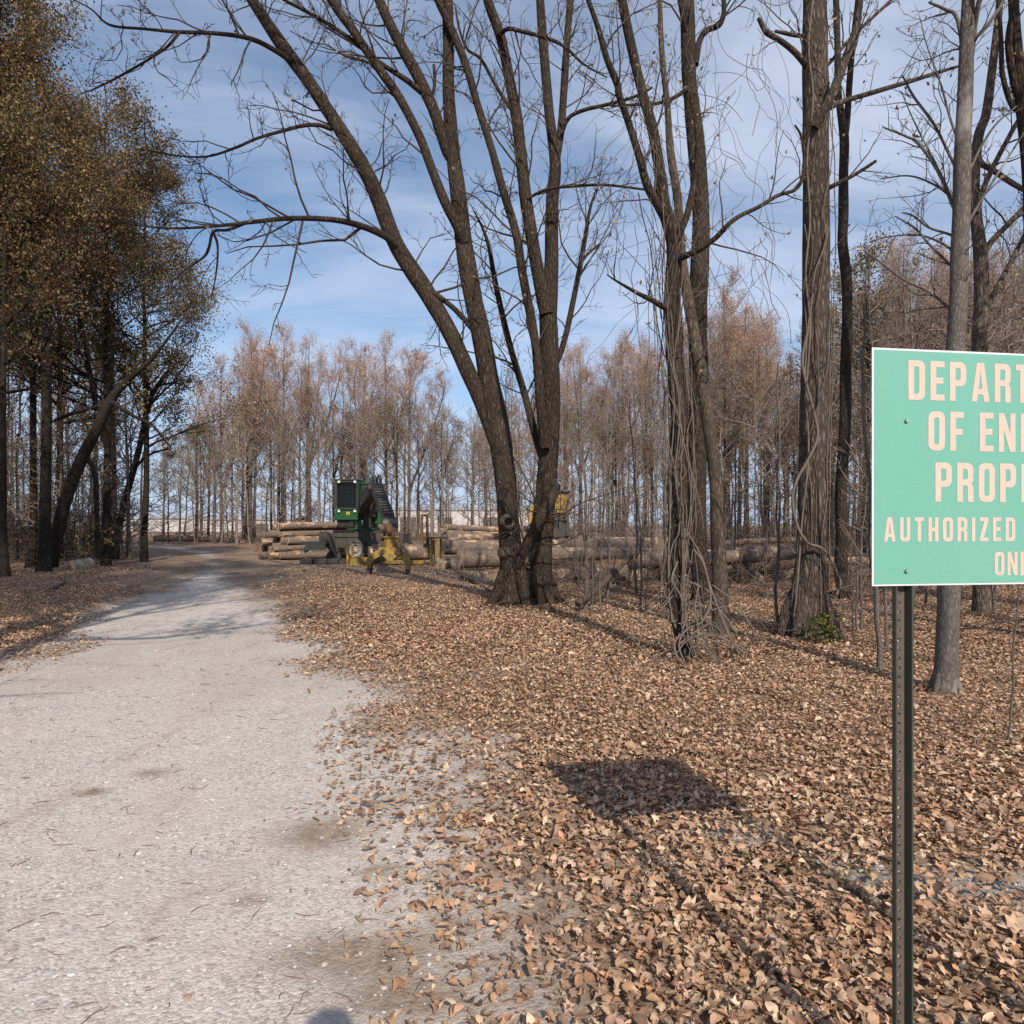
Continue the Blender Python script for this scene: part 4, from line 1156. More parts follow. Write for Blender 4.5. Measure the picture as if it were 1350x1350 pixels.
# ------------------------------------------------------------------ saplings, brush, fallen sticks
rnd = random.Random(5)
sap = []
for (px, py, H, lab) in [(1329, 985, 1.3, 'thin dark sapling standing in the leaves past the sign post'), (843, 812, 2.9, 'thin straight pale sapling between the forked tree and the vines'), (780, 815, 1.6, 'small sapling at the foot of the forked tree'), (612, 795, 1.3, 'tiny bare sapling in front of the cut log ends'), (1010, 790, 1.6, 'bare sapling between the leaning trunk and the ridged trunk'), (1125, 850, 1.4, 'bare sapling in the shade just past the ridged trunk'), (958, 1060, .55, 'knee high bare sprig standing in the leaf litter')]:
    Y = gdepth(py)
    e = plant('sapling', (px - CX) / FPX * Y, Y, H, len(sap) + 50, 'sapling', lab, 'sapling', 'thin bare saplings'); sap.append(e)
for i in range(52):
    px = rnd.uniform(740, 1420); Y = rnd.uniform(10, 24)
    if px > 1150: Y = rnd.uniform(7.5, 20)
    X = (px - CX) / FPX * Y
    plant('sapling', X, Y, rnd.uniform(1.6, 4.5), 6000 + i, 'sapling', 'thin bare sapling scattered under the trees past the forked tree', 'sapling', 'thin bare saplings under the trees')

rng = np.random.default_rng(66)
tb = Tubes()


def brush(n, x0, x1, y0, y1, h, L, r=.006, wob=.25):
    for i in range(n):
        Y = rng.uniform(y0, y1); px = rng.uniform(x0, x1); X = (px - CX) / FPX * Y
        if fbm(np.array([X * .6]), np.array([Y * .35]), 55, 2)[0] < rng.uniform(.2, .6): continue
        a = rng.uniform(0, 6.28); el = abs(rng.normal(.5, .5))
        d = np.array([math.cos(a) * math.cos(el), math.sin(a) * math.cos(el), math.sin(el)])
        p = wander(rng, (X, Y, rng.uniform(0, h)), d, L * rng.uniform(.4, 1.4), 6, wob, -.03)
        p[:, 2] = np.maximum(p[:, 2], .01)
        rr = r * rng.uniform(.5, 1.8)
        tb.add(p, np.linspace(rr, rr * .4, 6), 4)
        sprout(rng, tb, [], p, np.linspace(rr, rr * .4, 6), 3, L * .45, 1, (.4, 1.0), 0, .25, .2, rr * .35)


brush(900, 690, 1160, 33, 48, 1.2, 2.4, .012)
brush(420, 740, 1160, 13, 24, .25, 1.5, .007)
brush(420, 1100, 1450, 9, 26, .35, 1.5, .007)
brush(120, 1020, 1110, 9.3, 10.3, .25, .6, .0035)
brush(500, 190, 700, 55, 75, 1.0, 2.4, .02)
brush(120, 700, 900, 14.2, 18, .3, 1.4, .007)
o = mesh_obj('brush', tb.mesh('brush'), [twig_mat('dry brush', (.17, .128, .10))])
tag(o, 'tangle of bare brush and dead twigs under the woods', 'brush', kind='stuff')
tb = Tubes(); brush(1400, -90, 165, 26, 40, 1.4, 2.4, .012)
o = mesh_obj('brush', tb.mesh('brush'), [M['twig']])
tag(o, 'dark tangled brush at the foot of the roadside wood', 'brush', kind='stuff')
# small green seedling at the foot of the ridged tree
e = empty('seedling', tuple(at(1082, 866, 9.1) * np.array([1, 1, 0])))
tb = Tubes(); tips = []
for i in range(9):
    q = wander(rng, (rng.normal(0, .06), rng.normal(0, .05), 0), rdir(rng, np.array([0, 0, 1.]), rng.uniform(0, .5)), rng.uniform(.2, .5), 6, .12, .02)
    tb.add(q, np.linspace(.004, .002, 6), 4); tips += list(q[2:])
mesh_obj('stem', tb.mesh('stem'), [M['twig']], e)
LV, LF, LC = leaves_at(rng, tips, 3, .05, .1, np.array([(.13, .135, .035), (.10, .11, .03), (.2, .17, .05)]), droop=-.4)
mesh_obj('leaves', np_mesh('leaves', LV, [LF], False, LC), [M['leaf_tree']], e)
tag(e, 'small green leafed seedling at the foot of the thick ridged tree', 'seedling')
# fallen branches
fb = [([(925, 898), (950, 907), (990, 915), (1030, 923), (1065, 933)], .016, 'long thin fallen branch lying in the leaves in front of the vine tangle'),
      ([(975, 893), (1010, 895), (1045, 902), (1058, 920)], .012, 'grey curved fallen stick behind the long thin fallen branch'),
      ([(812, 862), (850, 856), (870, 852), (890, 838)], .016, 'dark fallen stick pointing at the foot of the vine covered tree'),
      ([(608, 762), (630, 772), (652, 786), (668, 792)], .05, 'dark dead branch lying against the foot of the forked tree'),
      ([(697, 766), (712, 780), (725, 800), (735, 818)], .05, 'forked dead branch propped against the forked tree'),
      ([(762, 796), (790, 774), (815, 750), (842, 727)], .07, 'dead stem leaning up beside the forked tree'),
      ([(1030, 800), (1060, 808), (1100, 815), (1160, 812)], .02, 'thin dead stick in the shade behind the ridged tree'),
      ([(167, 752), (185, 751), (210, 752)], .05, 'pale peeled stick lying on the road edge near the cut logs'),
      ([(68, 780), (78, 773), (88, 768)], .05, 'short dark stick on the bank in front of the cut logs')]
for pts, r, lab in fb:
    ys = [gdepth(max(y, 745)) if i == 0 else 0 for i, (x, y) in enumerate(pts)]
    P = []
    for i, (x, y) in enumerate(pts):
        Y = gdepth(y) if y > 745 else ys[0] + 2
        if lab.startswith('dead stem'): Y = 12.2 + .5 * i
        p = at(x, y, Y); p[2] = max(p[2], float(ground_h(p[:1], p[1:2])[0]) + r * .8); P.append(p)
    tb = Tubes(); P = catmull(np.array(P), 5); tb.add(P, np.linspace(r, r * .45, len(P)), 10, .12, 3, True)
    sprout(rng, tb, [], P, np.linspace(r, r * .45, len(P)), 3, plen(P) * .25, 1, (.4, .9), 0, .15, .3, r * .3)
    o = mesh_obj('fallen_branch', tb.mesh('fallen_branch'), [M['bark_pale'] if 'pale' in lab or 'grey' in lab else M['twig']])
    tag(o, lab, 'branch', 'fallen branches')
# ------------------------------------------------------------------ sign
def arc(cx, cy, r, a0, a1, n=6, ry=None):
    ry = r if ry is None else ry
    return [(cx + r * math.cos(R(a0 + (a1 - a0) * i / n)), cy + ry * math.sin(R(a0 + (a1 - a0) * i / n))) for i in range(n + 1)]


def glyph(c):
    """bold condensed capitals, height 1: (outlines, advance width)"""
    w, s, h = .47, .165, .155
    r, ri = .17, .055
    if c == 'D': return [[(0, 0)] + arc(w - r, r, r, -90, 0) + arc(w - r, 1 - r, r, 0, 90) + [(0, 1)], [(s, h)] + arc(w - s - ri, h + ri, ri, -90, 0) + arc(w - s - ri, 1 - h - ri, ri, 0, 90) + [(s, 1 - h)]], w
    if c == 'E':
        w = .40; return [[(0, 0), (w, 0), (w, h), (s, h), (s, .43), (w - .035, .43), (w - .035, .43 + h), (s, .43 + h), (s, 1 - h), (w, 1 - h), (w, 1), (0, 1)]], w
    if c == 'F':
        w = .39; return [[(0, 0), (s, 0), (s, .41), (w - .03, .41), (w - .03, .41 + h), (s, .41 + h), (s, 1 - h), (w, 1 - h), (w, 1), (0, 1)]], w
    if c == 'P': return [[(0, 0), (s, 0), (s, .38)] + arc(w - r, .38 + r, r, -90, 0) + arc(w - r, 1 - r, r, 0, 90) + [(0, 1)], [(s, .38 + h)] + arc(w - s - ri, .38 + h + ri, ri, -90, 0) + arc(w - s - ri, 1 - h - ri, ri, 0, 90) + [(s, 1 - h)]], w
    if c == 'R': return [[(0, 0), (s, 0), (s, .42), (w * .5, .42)] + arc(w - s - .05, .37, .05, 90, 0) + [(w - s, .05), (w - s + .02, 0), (w + .01, 0), (w, .06), (w, .38), (w - .06, .475), (w, .56)] + arc(w - r, 1 - r, r, 0, 90) + [(0, 1)], [(s, .42 + h)] + arc(w - s - ri, .42 + h + ri, ri, -90, 0) + arc(w - s - ri, 1 - h - ri, ri, 0, 90) + [(s, 1 - h)]], w
    if c == 'A':
        w = .52; return [[(0, 0), (.155, 0), (.185, .19), (w - .185, .19), (w - .155, 0), (w, 0), (w / 2 + .105, 1), (w / 2 - .105, 1)], [(.21, .33), (w - .21, .33), (w / 2, .80)]], w
    if c == 'T':
        w = .42; return [[(w / 2 - s / 2, 0), (w / 2 + s / 2, 0), (w / 2 + s / 2, 1 - h), (w, 1 - h), (w, 1), (0, 1), (0, 1 - h), (w / 2 - s / 2, 1 - h)]], w
    if c == 'M':
        w = .62; return [[(0, 0), (.15, 0), (.15, .62), (w / 2 - .065, 0), (w / 2 + .065, 0), (w - .15, .62), (w - .15, 0), (w, 0), (w, 1), (w - .2, 1), (w / 2, .45), (.2, 1), (0, 1)]], w
    if c == 'N':
        w = .49; return [[(0, 0), (.15, 0), (.15, .56), (w - .16, 0), (w, 0), (w, 1), (w - .15, 1), (w - .15, .46), (.16, 1), (0, 1)]], w
    if c == 'O': return [arc(w - r, r, r, -90, 0) + arc(w - r, 1 - r, r, 0, 90) + arc(r, 1 - r, r, 90, 180) + arc(r, r, r, 180, 270), arc(w - s - ri, h + ri, ri, -90, 0) + arc(w - s - ri, 1 - h - ri, ri, 0, 90) + arc(s + ri, 1 - h - ri, ri, 90, 180) + arc(s + ri, h + ri, ri, 180, 270)], w
    if c == 'U': return [arc(r, r, r, 180, 270) + arc(w - r, r, r, -90, 0) + [(w, 1), (w - s, 1)] + arc(w - s - ri, h + ri, ri, 0, -90) + arc(s + ri, h + ri, ri, 270, 180) + [(s, 1), (0, 1)]], w
    if c == 'H': return [[(0, 0), (s, 0), (s, .42), (w - s, .42), (w - s, 0), (w, 0), (w, 1), (w - s, 1), (w - s, .58), (s, .58), (s, 1), (0, 1)]], w
    if c == 'I': return [[(0, 0), (s, 0), (s, 1), (0, 1)]], s
    if c == 'L':
        w = .38; return [[(0, 0), (w, 0), (w, h), (s, h), (s, 1), (0, 1)]], w
    if c == 'Z':
        w = .42; return [[(0, 0), (w, 0), (w, h), (.19, h), (w, .85), (w, 1), (0, 1), (0, 1 - h), (.22, 1 - h), (0, .15)]], w
    if c == 'Y':
        w = .50; return [[(w / 2 - s / 2, 0), (w / 2 + s / 2, 0), (w / 2 + s / 2, .40), (w, 1), (w - .165, 1), (w / 2, .58), (.165, 1), (0, 1), (w / 2 - s / 2, .40)]], w
    if c == 'G': return [arc(r, r, r, 180, 270) + [(w - s - .02, 0), (w - s, .05), (w - .04, 0), (w, 0), (w, .52), (w * .52, .52), (w * .52, .39), (w - s, .39), (w - s, h + ri)] + arc(w - s - ri, h + ri, ri, 0, -90) + arc(s + ri, h + ri, ri, 270, 180) + arc(s + ri, 1 - h - ri, ri, 180, 90) + arc(w - s - ri, 1 - h - ri, ri, 90, 0) + [(w - s, .66), (w, .66)] + arc(w - r, 1 - r, r, 0, 90) + arc(r, 1 - r, r, 90, 180)], w
    if c == 'S': return [arc(r, r, r, 180, 270) + arc(w - r, r, r, -90, 0) + [(w, .40), (w - .05, .52), (s + .02, .68)] + [(s, 1 - h - ri)] + arc(s + ri, 1 - h - ri, ri, 180, 90) + arc(w - s - ri, 1 - h - ri, ri, 90, 0) + [(w - s, .70), (w, .70)] + arc(w - r, 1 - r, r, 0, 90) + arc(r, 1 - r, r, 90, 180) + [(0, .62), (.05, .5), (w - s - .02, .36), (w - s, h + ri)] + arc(w - s - ri, h + ri, ri, 0, -90) + arc(s + ri, h + ri, ri, 270, 180) + [(s, .32), (0, .32)]], w
    return [], .2


def lettering(text, x, z, H, gap, y, mat, parent, space=.2, squeeze=1.0):
    cu = bpy.data.curves.new('lettering', 'CURVE'); cu.dimensions = '2D'; cu.fill_mode = 'BOTH'
    for c in text:
        ol, w = glyph(c)
        if c == ' ': x += space * H; continue
        for pl in ol:
            sp = cu.splines.new('POLY'); sp.points.add(len(pl) - 1); sp.use_cyclic_u = True
            for k, (px, py) in enumerate(pl): sp.points[k].co = (x + px * H * squeeze, z + py * H, 0, 1)
        x += (w * squeeze + gap) * H
    tmp = bpy.data.objects.new('lettering', cu); COL.objects.link(tmp)
    dg = bpy.context.evaluated_depsgraph_get(); dg.update()
    me = bpy.data.meshes.new_from_object(tmp.evaluated_get(dg))
    bpy.data.objects.remove(tmp); bpy.data.curves.remove(cu)
    for v in me.vertices:
        v.co = (v.co.x, y, v.co.y)
    me.materials.clear()
    return mesh_obj('lettering', me, [mat], parent)


sign = empty('notice_sign', (.96, 1.82, 0), math.atan2(.15, .988))
tag(sign, 'mint green department notice board with peach lettering on a perforated steel post', 'sign')
t = NT('mint sign sheeting')
v = t.coord('Object')
f1 = t.noise(v, 3, 4, .6); f2 = t.noise(t.coord('Object', (60, 60, 4)), 1, 4, .6); f3 = t.noise(v, 420, 2, .5)
c = t.mix(f1, (.138, .375, .285), (.16, .41, .318))
c = t.mix(t.math('MULTIPLY', f2, .13), c, (.25, .56, .46))
c = t.mix(t.ramp(f3, [(.66, (0, 0, 0)), (.72, (.16, .16, .16))]), c, (.11, .36, .27))
dirt = t.noise(v, 14, 6, .75)
c = t.mix(t.ramp(dirt, [(.58, (0, 0, 0)), (.80, (.45, .45, .45))]), c, (.17, .33, .25))
fade = t.noise(t.coord('Object', (1.2, 1, .5)), 1.7, 3, .5)
c = t.mix(t.ramp(fade, [(.4, (0, 0, 0)), (.7, (.28, .28, .28))]), c, (.24, .47, .38))
t.bump(f3, .08, .001)
M['sign'] = t.finish(c, .38, 0, .5)
t = NT('faded peach letters')
v = t.coord('Object')
pn = t.noise(t.coord('Object', (9, 9, 40)), 2.2, 5, .7)
c = t.mix(t.noise(v, 45, 4, .7), (.57, .44, .36), (.64, .51, .42))
crk = t.n('TexVoronoi', feature='DISTANCE_TO_EDGE'); crk.inputs['Scale'].default_value = 9; t.link(t.coord('Object', (.7, 1, 2.4)), crk.inputs['Vector'])
c = t.mix(t.ramp(crk.outputs['Distance'], [(.002, (.7, .7, .7)), (.007, (0, 0, 0))]), c, t.mix(pn, (.9, .82, .74), (.62, .55, .42)))
M['letters'] = t.finish(c, .5, 0, .4)
M['sign_edge'] = paint_mat('bare aluminium edge', (.66, .69, .70), (.4, .42, .4), .3, .45, .0, 20)
M['bolt'] = paint_mat('zinc bolt', (.5, .52, .5), (.2, .25, .2), .4, .4, .7, 60)
M['post'] = paint_mat('dark green steel post', (.045, .058, .042), (.07, .062, .046), .6, .5, .1, 14, .45)
M['web'] = paint_mat('weathered post face', (.13, .10, .085), (.06, .06, .045), .6, .6, .1, 18, .35)
W, ZB, ZT = .885, 1.438, 2.0755
s = Solid(); s.box(0, W, 0, .0025, ZB, ZT, .0008); s.build('panel', M['sign_edge'], sign)
s = Solid(); e_ = .0055; s.poly([(e_, -.0007, ZB + e_), (W - e_, -.0007, ZB + e_), (W - e_, -.0007, ZT - e_), (e_, -.0007, ZT - e_)], [(0, 1, 2, 3)]); s.build('sign_face', M['sign'], sign)
g = .152
for (txt, x, z, H, gp, sq) in (('DEPARTMENT', .106, 1.9386, .1065, g, 1.0), ('OF ENERGY', .166, 1.803, .1065, g, 1.0), ('PROPERTY', .187, 1.6646, .1065, g, 1.0), ('AUTHORIZED PERSONNEL', .034, 1.557, .0655, .207, .99), ('ONLY', .369, 1.463, .065, .14, 1.0)):
    for word in txt.split():
        lettering(word, x, z, H, gp, -.0014, M['letters'], sign, 0, sq)
        x += sum((glyph(c)[1] * sq + gp) * H for c in word) + (.30 if 'AUTH' in txt else .31) * H
for u in (.0995, W - .0995):
    prof = [(-.0265, 0), (-.0215, 0), (-.0165, .0225), (.0165, .0225), (.0215, 0), (.0265, 0)]
    V, F = [], []
    z0, z1 = -.4, 1.98; th = .0032
    step = .0254; nseg = int((z1 - z0) / step)

    def strip(a, b):
        """one flat strip of the channel between two profile corners, with thickness"""
        (xa, ya), (xb, yb) = a, b
        nx, ny = -(yb - ya), xb - xa; L = math.hypot(nx, ny); nx, ny = nx / L * th, ny / L * th
        o = len(V)
        for z in (z0, z1):
            V.extend([(xa, ya, z), (xb, yb, z), (xb + nx, yb + ny, z), (xa + nx, ya + ny, z)])
        F.extend([(o, o + 1, o + 5, o + 4), (o + 1, o + 2, o + 6, o + 5), (o + 2, o + 3, o + 7, o + 6), (o + 3, o, o + 4, o + 7), (o + 4, o + 5, o + 6, o + 7), (o, o + 3, o + 2, o + 1)])
    for i in (0, 1, 3, 4): strip(prof[i], prof[i + 1])
    s = Solid(); s.poly([(x + u, y + .004, z) for x, y, z in V], F)
    post = s.build('post', M['post'], sign)
    V, F = [], []
    for face in (0, 1):
        yb = .0225 + face * th
        for k in range(nseg):
            za = z0 + k * step; zc = za + step / 2; o = len(V); hr = .0056
            outer = []
            for (sx, sz) in ((-1, -1), (0, -1), (1, -1), (1, 0), (1, 1), (0, 1), (-1, 1), (-1, 0)):
                V.append((sx * .0165, yb, zc + sz * step / 2))
            for q in range(8):
                a = R(-135 + 45 * q); V.append((hr * math.cos(a), yb, zc + hr * math.sin(a)))
            for q in range(8):
                j = (q + 1) % 8
                F.append((o + q, o + j, o + 8 + j, o + 8 + q))
    s = Solid(); s.poly([(x + u, y + .004, z) for x, y, z in V], F)
    s.build('perforated_web', M['web'], post)
    for z in (1.881, 1.478):
        b = Solid(); b.lathe((u, -.0015, z), (0, -1, 0), [(0, .0065), (.001, .0068), (.0015, .0065)], 16)
        b.lathe((u, -.003, z), (0, -1, 0), [(0, .0048), (.0035, .0046), (.005, .0035), (.0055, 0)], 6)
        b.build('bolt', M['bolt'], sign)

# ------------------------------------------------------------------ logs
t = NT('log bark')
v = t.coord('Object', (.35, 1, 1))
big = t.noise(t.coord('Object', (.8, 1.6, 1.6)), 2.3, 5, .6, .5)
d = t.n('TexVoronoi', feature='DISTANCE_TO_EDGE'); d.inputs['Scale'].default_value = 26; t.link(v, d.inputs['Vector'])
fine = t.noise(v, 40, 4, .7)
barkc = t.ramp(t.math('MULTIPLY_ADD', fine, .6, t.math('MULTIPLY', d.outputs['Distance'], .9)), [(.2, (.08, .06, .046)), (.45, (.205, .152, .118)), (.8, (.34, .275, .225))])
oi = t.n('ObjectInfo')
thr = t.math('MULTIPLY_ADD', oi.outputs['Random'], -.10, big)
pk = t.ramp(thr, [(.50, (0, 0, 0)), (.55, (1, 1, 1))])
wood = t.ramp(t.noise(t.coord('Object', (.3, 3, 3)), 5, 4, .7), [(.3, (.36, .21, .125)), (.7, (.60, .42, .28))])
c = t.mix(pk, barkc, wood)
c = t.mix(t.ramp(oi.outputs['Random'], [(0, (0, 0, 0)), (1, (.35, .35, .35))]), c, t.mix(.5, c, (.09, .065, .05)))
t.bump(t.math('SUBTRACT', t.math('ADD', fine, t.math('MULTIPLY', d.outputs['Distance'], 1.5)), t.math('MULTIPLY', pk, .6)), .7, .02)
M['log'] = t.finish(c, .9, 0, .15)
t = NT('sawn log end')
v = t.coord('Object')
sx = t.n('SeparateXYZ'); t.link(v, sx.inputs[0])
rr_ = t.math('SQRT', t.math('ADD', t.math('MULTIPLY', sx.outputs[1], sx.outputs[1]), t.math('MULTIPLY', sx.outputs[2], sx.outputs[2])))
ring = t.math('SINE', t.math('MULTIPLY_ADD', t.noise(v, 6, 3, .6), 6, t.math('MULTIPLY', rr_, 260)))
c = t.mix(t.math('MULTIPLY_ADD', ring, .5, .5), (.46, .33, .225), (.58, .44, .315))
c = t.mix(t.ramp(rr_, [(.05, (.75, .75, .75)), (.14, (0, 0, 0))]), c, (.22, .12, .07))
c = t.mix(t.ramp(t.noise(v, 7, 5, .7), [(.45, (0, 0, 0)), (.75, (.8, .8, .8))]), c, (.19, .135, .10))
M['log_end'] = t.finish(c, .9, 0, .15)


def log(name, p0, p1, r0, r1, seed, label, group, cat='log', bend=.02, mat=None, end=True):
    rng = np.random.default_rng(seed)
    p0 = np.array(p0, float); p1 = np.array(p1, float); L = np.linalg.norm(p1 - p0)
    n = max(8, int(L / .35)); x = np.linspace(0, L, n)
    yy = np.sin(x / L * np.pi) * rng.normal(0, bend * L); zz = np.sin(x / L * np.pi) * rng.normal(0, bend * .4 * L)
    pts = np.stack([x, yy, zz], 1)
    rad = np.linspace(r0, r1, n) * (1 + rng.normal(0, .02, n))
    tb = Tubes(); tb.add(pts, rad, 20, .06, seed)
    for k in range(rng.integers(0, 3)):      # branch stubs
        q = rng.uniform(.2, .85); a = rng.uniform(.4, 2.7); pp = np.array([L * q, 0, 0])
        dv = np.array([.35, math.cos(a), math.sin(a)]); rr = np.interp(q, [0, 1], [r0, r1])
        tb.add([pp + dv * rr * .7, pp + dv * (rr + .06)], [rr * .3, rr * .24], 8)
    me = tb.mesh(name)
    o = mesh_obj(name, me, [mat or M['log']])
    d = Vector(p1 - p0).normalized()
    o.matrix_world = Matrix.Translation(Vector(p0)) @ d.to_track_quat('X', 'Z').to_matrix().to_4x4() @ Matrix.Rotation(rng.uniform(0, 6.28), 4, 'X')
    V = np.array([v_.co[:] for v_ in me.vertices[:n * 20]]).reshape(n, 20, 3)
    if end:
        for ring_, sg in ((V[0], -1), (V[-1], 1)):
            c0 = ring_.mean(0); vs = [tuple(c0 + (q - c0) * .6 + [sg * .012, 0, 0]) for q in ring_] + [tuple(c0 + (q - c0) * .995 + [sg * .004, 0, 0]) for q in ring_] + [tuple(c0 + (q - c0) * .99 - [sg * .02, 0, 0]) for q in ring_]
            vs.append(tuple(c0 + [sg * .012, 0, 0]))
            f = [(i, (i + 1) % 20, 60) for i in range(20)] + [(20 + i, 20 + (i + 1) % 20, (i + 1) % 20, i) for i in range(20)] + [(40 + i, 40 + (i + 1) % 20, 20 + (i + 1) % 20, 20 + i) for i in range(20)]
            s = Solid(); s.poly(vs, f); s.build('cut_end', M['log_end'], o)
    tag(o, label, cat, group)
    return o


# pile beside the loader: stacked in layers, cut ends facing the road
dirL = np.array([.83, .557, 0]); acr = np.array([.557, -.83, 0])
B0 = np.array([-12.15, 34.1, 0])
lay = [(7, 0), (6, .5), (6, .75), (5, 1.2), (3, 1.6)]
rows = ['on the ground', 'in the second layer', 'in the third layer', 'in the fourth layer', 'on the very top']
k = 0
for li, (n, o0) in enumerate(lay):
    for i in range(n):
        rng = np.random.default_rng(500 + k)
        r0 = rng.uniform(.14, .25)
        p = B0 + acr * (.40 * (i + o0)) + dirL * rng.normal(.0, .4) + np.array([0, 0, .19 + li * .335 + rng.normal(0, .03)])
        L = rng.uniform(4.4, 5.4)
        dd = dirL + np.array([rng.normal(0, .045), rng.normal(0, .045), 0]); dd /= np.linalg.norm(dd)
        where = 'nearest the viewer' if i == n - 1 else ('farthest back' if i == 0 else None)
        lab = ('sawn log lying %s of the pile beside the loader, %s' % (rows[li], where)) if where else 'sawn log lying %s of the pile beside the loader, between others' % rows[li]
        log('sawn_log', p, p + dd * L + np.array([0, 0, rng.normal(0, .09)]), r0, r0 * rng.uniform(.8, .95), 500 + k, lab, 'sawn logs stacked beside the loader'); k += 1
# big logs behind the forked tree
G_ = 'big logs lying on the landing'


def L2(px0, py0, Y0, px1, py1, Y1, dpx, seed, lab, taper=.85, grp=G_, cat='log', mat=None, ground=True):
    p = at(px0, py0, Y0); q = at(px1, py1, Y1); r = dpx / 2 / FPX * Y0
    return log('big_log', p, q, r, r * taper, seed, lab, grp, cat, .008, mat)


L2(605, 737, 24.0, 838, 734, 27.2, 24.5, 601, 'thick pale barked log whose sawn end shows in front, running behind the forked tree', .8)
L2(581, 746, 25.2, 700, 742, 28.5, 18.5, 602, 'low thick log end resting on the ground under the front logs', .9)
L2(585, 722, 25.6, 875, 716, 28.6, 20, 603, 'long grey log lying on top, running past the forked tree to the vines', .85)
L2(590, 709, 28.0, 720, 706, 30.5, 12, 604, 'pale barked log just above the long grey log', .9)
L2(588, 695, 33, 700, 697, 37, 8.5, 605, 'topmost dark log of the rear stack beyond the landing', .9, 'logs of the rear stack')
L2(592, 703, 32.5, 690, 705, 36, 8, 606, 'split pale log second from the top of the rear stack', .9, 'logs of the rear stack')
L2(606, 711, 32.6, 700, 712, 36, 8, 607, 'dark log low in the rear stack', .9, 'logs of the rear stack')
L2(582, 700, 34, 690, 700, 38, 8, 613, 'dark log at the back of the rear stack', .9, 'logs of the rear stack')
L2(762, 712, 29, 905, 714, 31, 11, 608, 'dark log lying behind the long grey log past the forked tree', .9)
redw = bark_mat('peeled reddish wood', (.19, .105, .06), (.42, .25, .15), 1.0, None, .4, .01)
L2(962, 757, 20, 1060, 741, 22.5, 15, 609, 'reddish peeled log lying beside the ridged trunk', .85, G_, 'log', redw)
L2(915, 737, 22.5, 1020, 742, 22.8, 15, 610, 'dark rough log just above the reddish peeled log', .9)
L2(955, 716, 29, 1052, 712, 31, 8, 611, 'thin mossy dark log farthest back between the vines and the ridged trunk', .9)
L2(1105, 771, 19.5, 1300, 772, 21, 8, 614, 'thin log lying in the shade under the green sign', .9)
L2(1110, 752, 21, 1330, 756, 23, 10, 615, 'old dark log lying behind the sign post', .9)
L2(792, 768, 17.6, 856, 742, 20.5, 27, 612, 'short brown barked log section with its end towards the forked tree', .9)
L2(838, 760, 18.2, 900, 742, 21, 17, 616, 'short log among the slash just behind the hanging vines', .9)
L2(740, 756, 18.6, 800, 758, 20, 13, 617, 'low pale log at the foot of the forked tree', .9)
L2(870, 752, 18.8, 866, 700, 19.2, 20, 618, 'grey stump leaning upright right behind the hanging vines', .75, None, 'stump')
L2(1096, 778, 14.6, 1094, 748, 14.7, 11, 619, 'broken stub with orange wood beside the slim twin trunk', .8, None, 'stump', redw)
rng = np.random.default_rng(171)
for i in range(16):
    px = 770 + 370 * (i + rng.random()) / 16; Y = rng.uniform(18.5, 26); a = rng.normal(.1, .35); L = rng.uniform(2, 4.5); r = rng.uniform(.13, .26)
    p = np.array([(px - CX) / FPX * Y - L / 2, Y, r + (rng.uniform(.2, .5) if i % 3 == 0 else 0)]); d = np.array([math.cos(a), math.sin(a), rng.normal(0, .04)])
    log('big_log', p, p + d * L, r, r * .88, 1300 + i, 'rough log in the loose spread between the vine covered tree and the ridged trunk', 'loose logs behind the vine covered tree', 'log', .015, redw if i % 5 == 2 else None)
# slash: broken wood pieces among the logs (each one small)
rng = np.random.default_rng(71)
for i in range(46):
    px = rng.uniform(770, 1060); Y = rng.uniform(17.5, 27); X = (px - CX) / FPX * Y
    a = rng.uniform(0, 3.14); L = rng.uniform(.5, 2.0); r = rng.uniform(.04, .11)
    d = np.array([math.cos(a), math.sin(a) * .6, rng.normal(.05, .15)])
    log('broken_limb', (X, Y, r + rng.uniform(0, .35)), np.array([X, Y, r + .1]) + d * L, r, r * .7, 900 + i, 'broken limb piece in the slash behind the vine covered tree', 'broken limbs in the slash', 'broken limb', .02, redw if i % 3 == 0 else None)
# cut pieces by the roadside wood
pm = bark_mat('pale weathered log', (.24, .215, .18), (.44, .41, .36), 1.2, None, .4, .012)
log('cut_log', at(92, 749, 24.6), at(118, 744, 25.4), .26, .24, 801, 'short pale cut log on the bank under the leaning trunk', 'cut logs on the bank', 'log', .01, pm)
log('cut_log', at(46, 757, 23.6), at(86, 751, 24.7), .15, .13, 802, 'thin pale cut log lying end to end with the short one on the bank', 'cut logs on the bank', 'log', .01, pm)
log('cut_log', at(-10, 785, 17), at(14, 781, 17.6), .15, .13, 803, 'dark rotten log at the picture edge beside the road', 'cut logs on the bank', 'log', .01, M['bark_dark'])
log('cut_log', at(205, 710, 70), at(320, 714, 64), .32, .25, 804, 'long felled trunk lying along the far edge of the clearing', 'cut logs on the bank', 'log', .01, M['bark_far'])
log('cut_log', at(337, 727, 36), at(341, 716, 36.2), .09, .08, 805, 'orange wooded stake standing at the end of the log pile', None, 'stake', .01, redw)

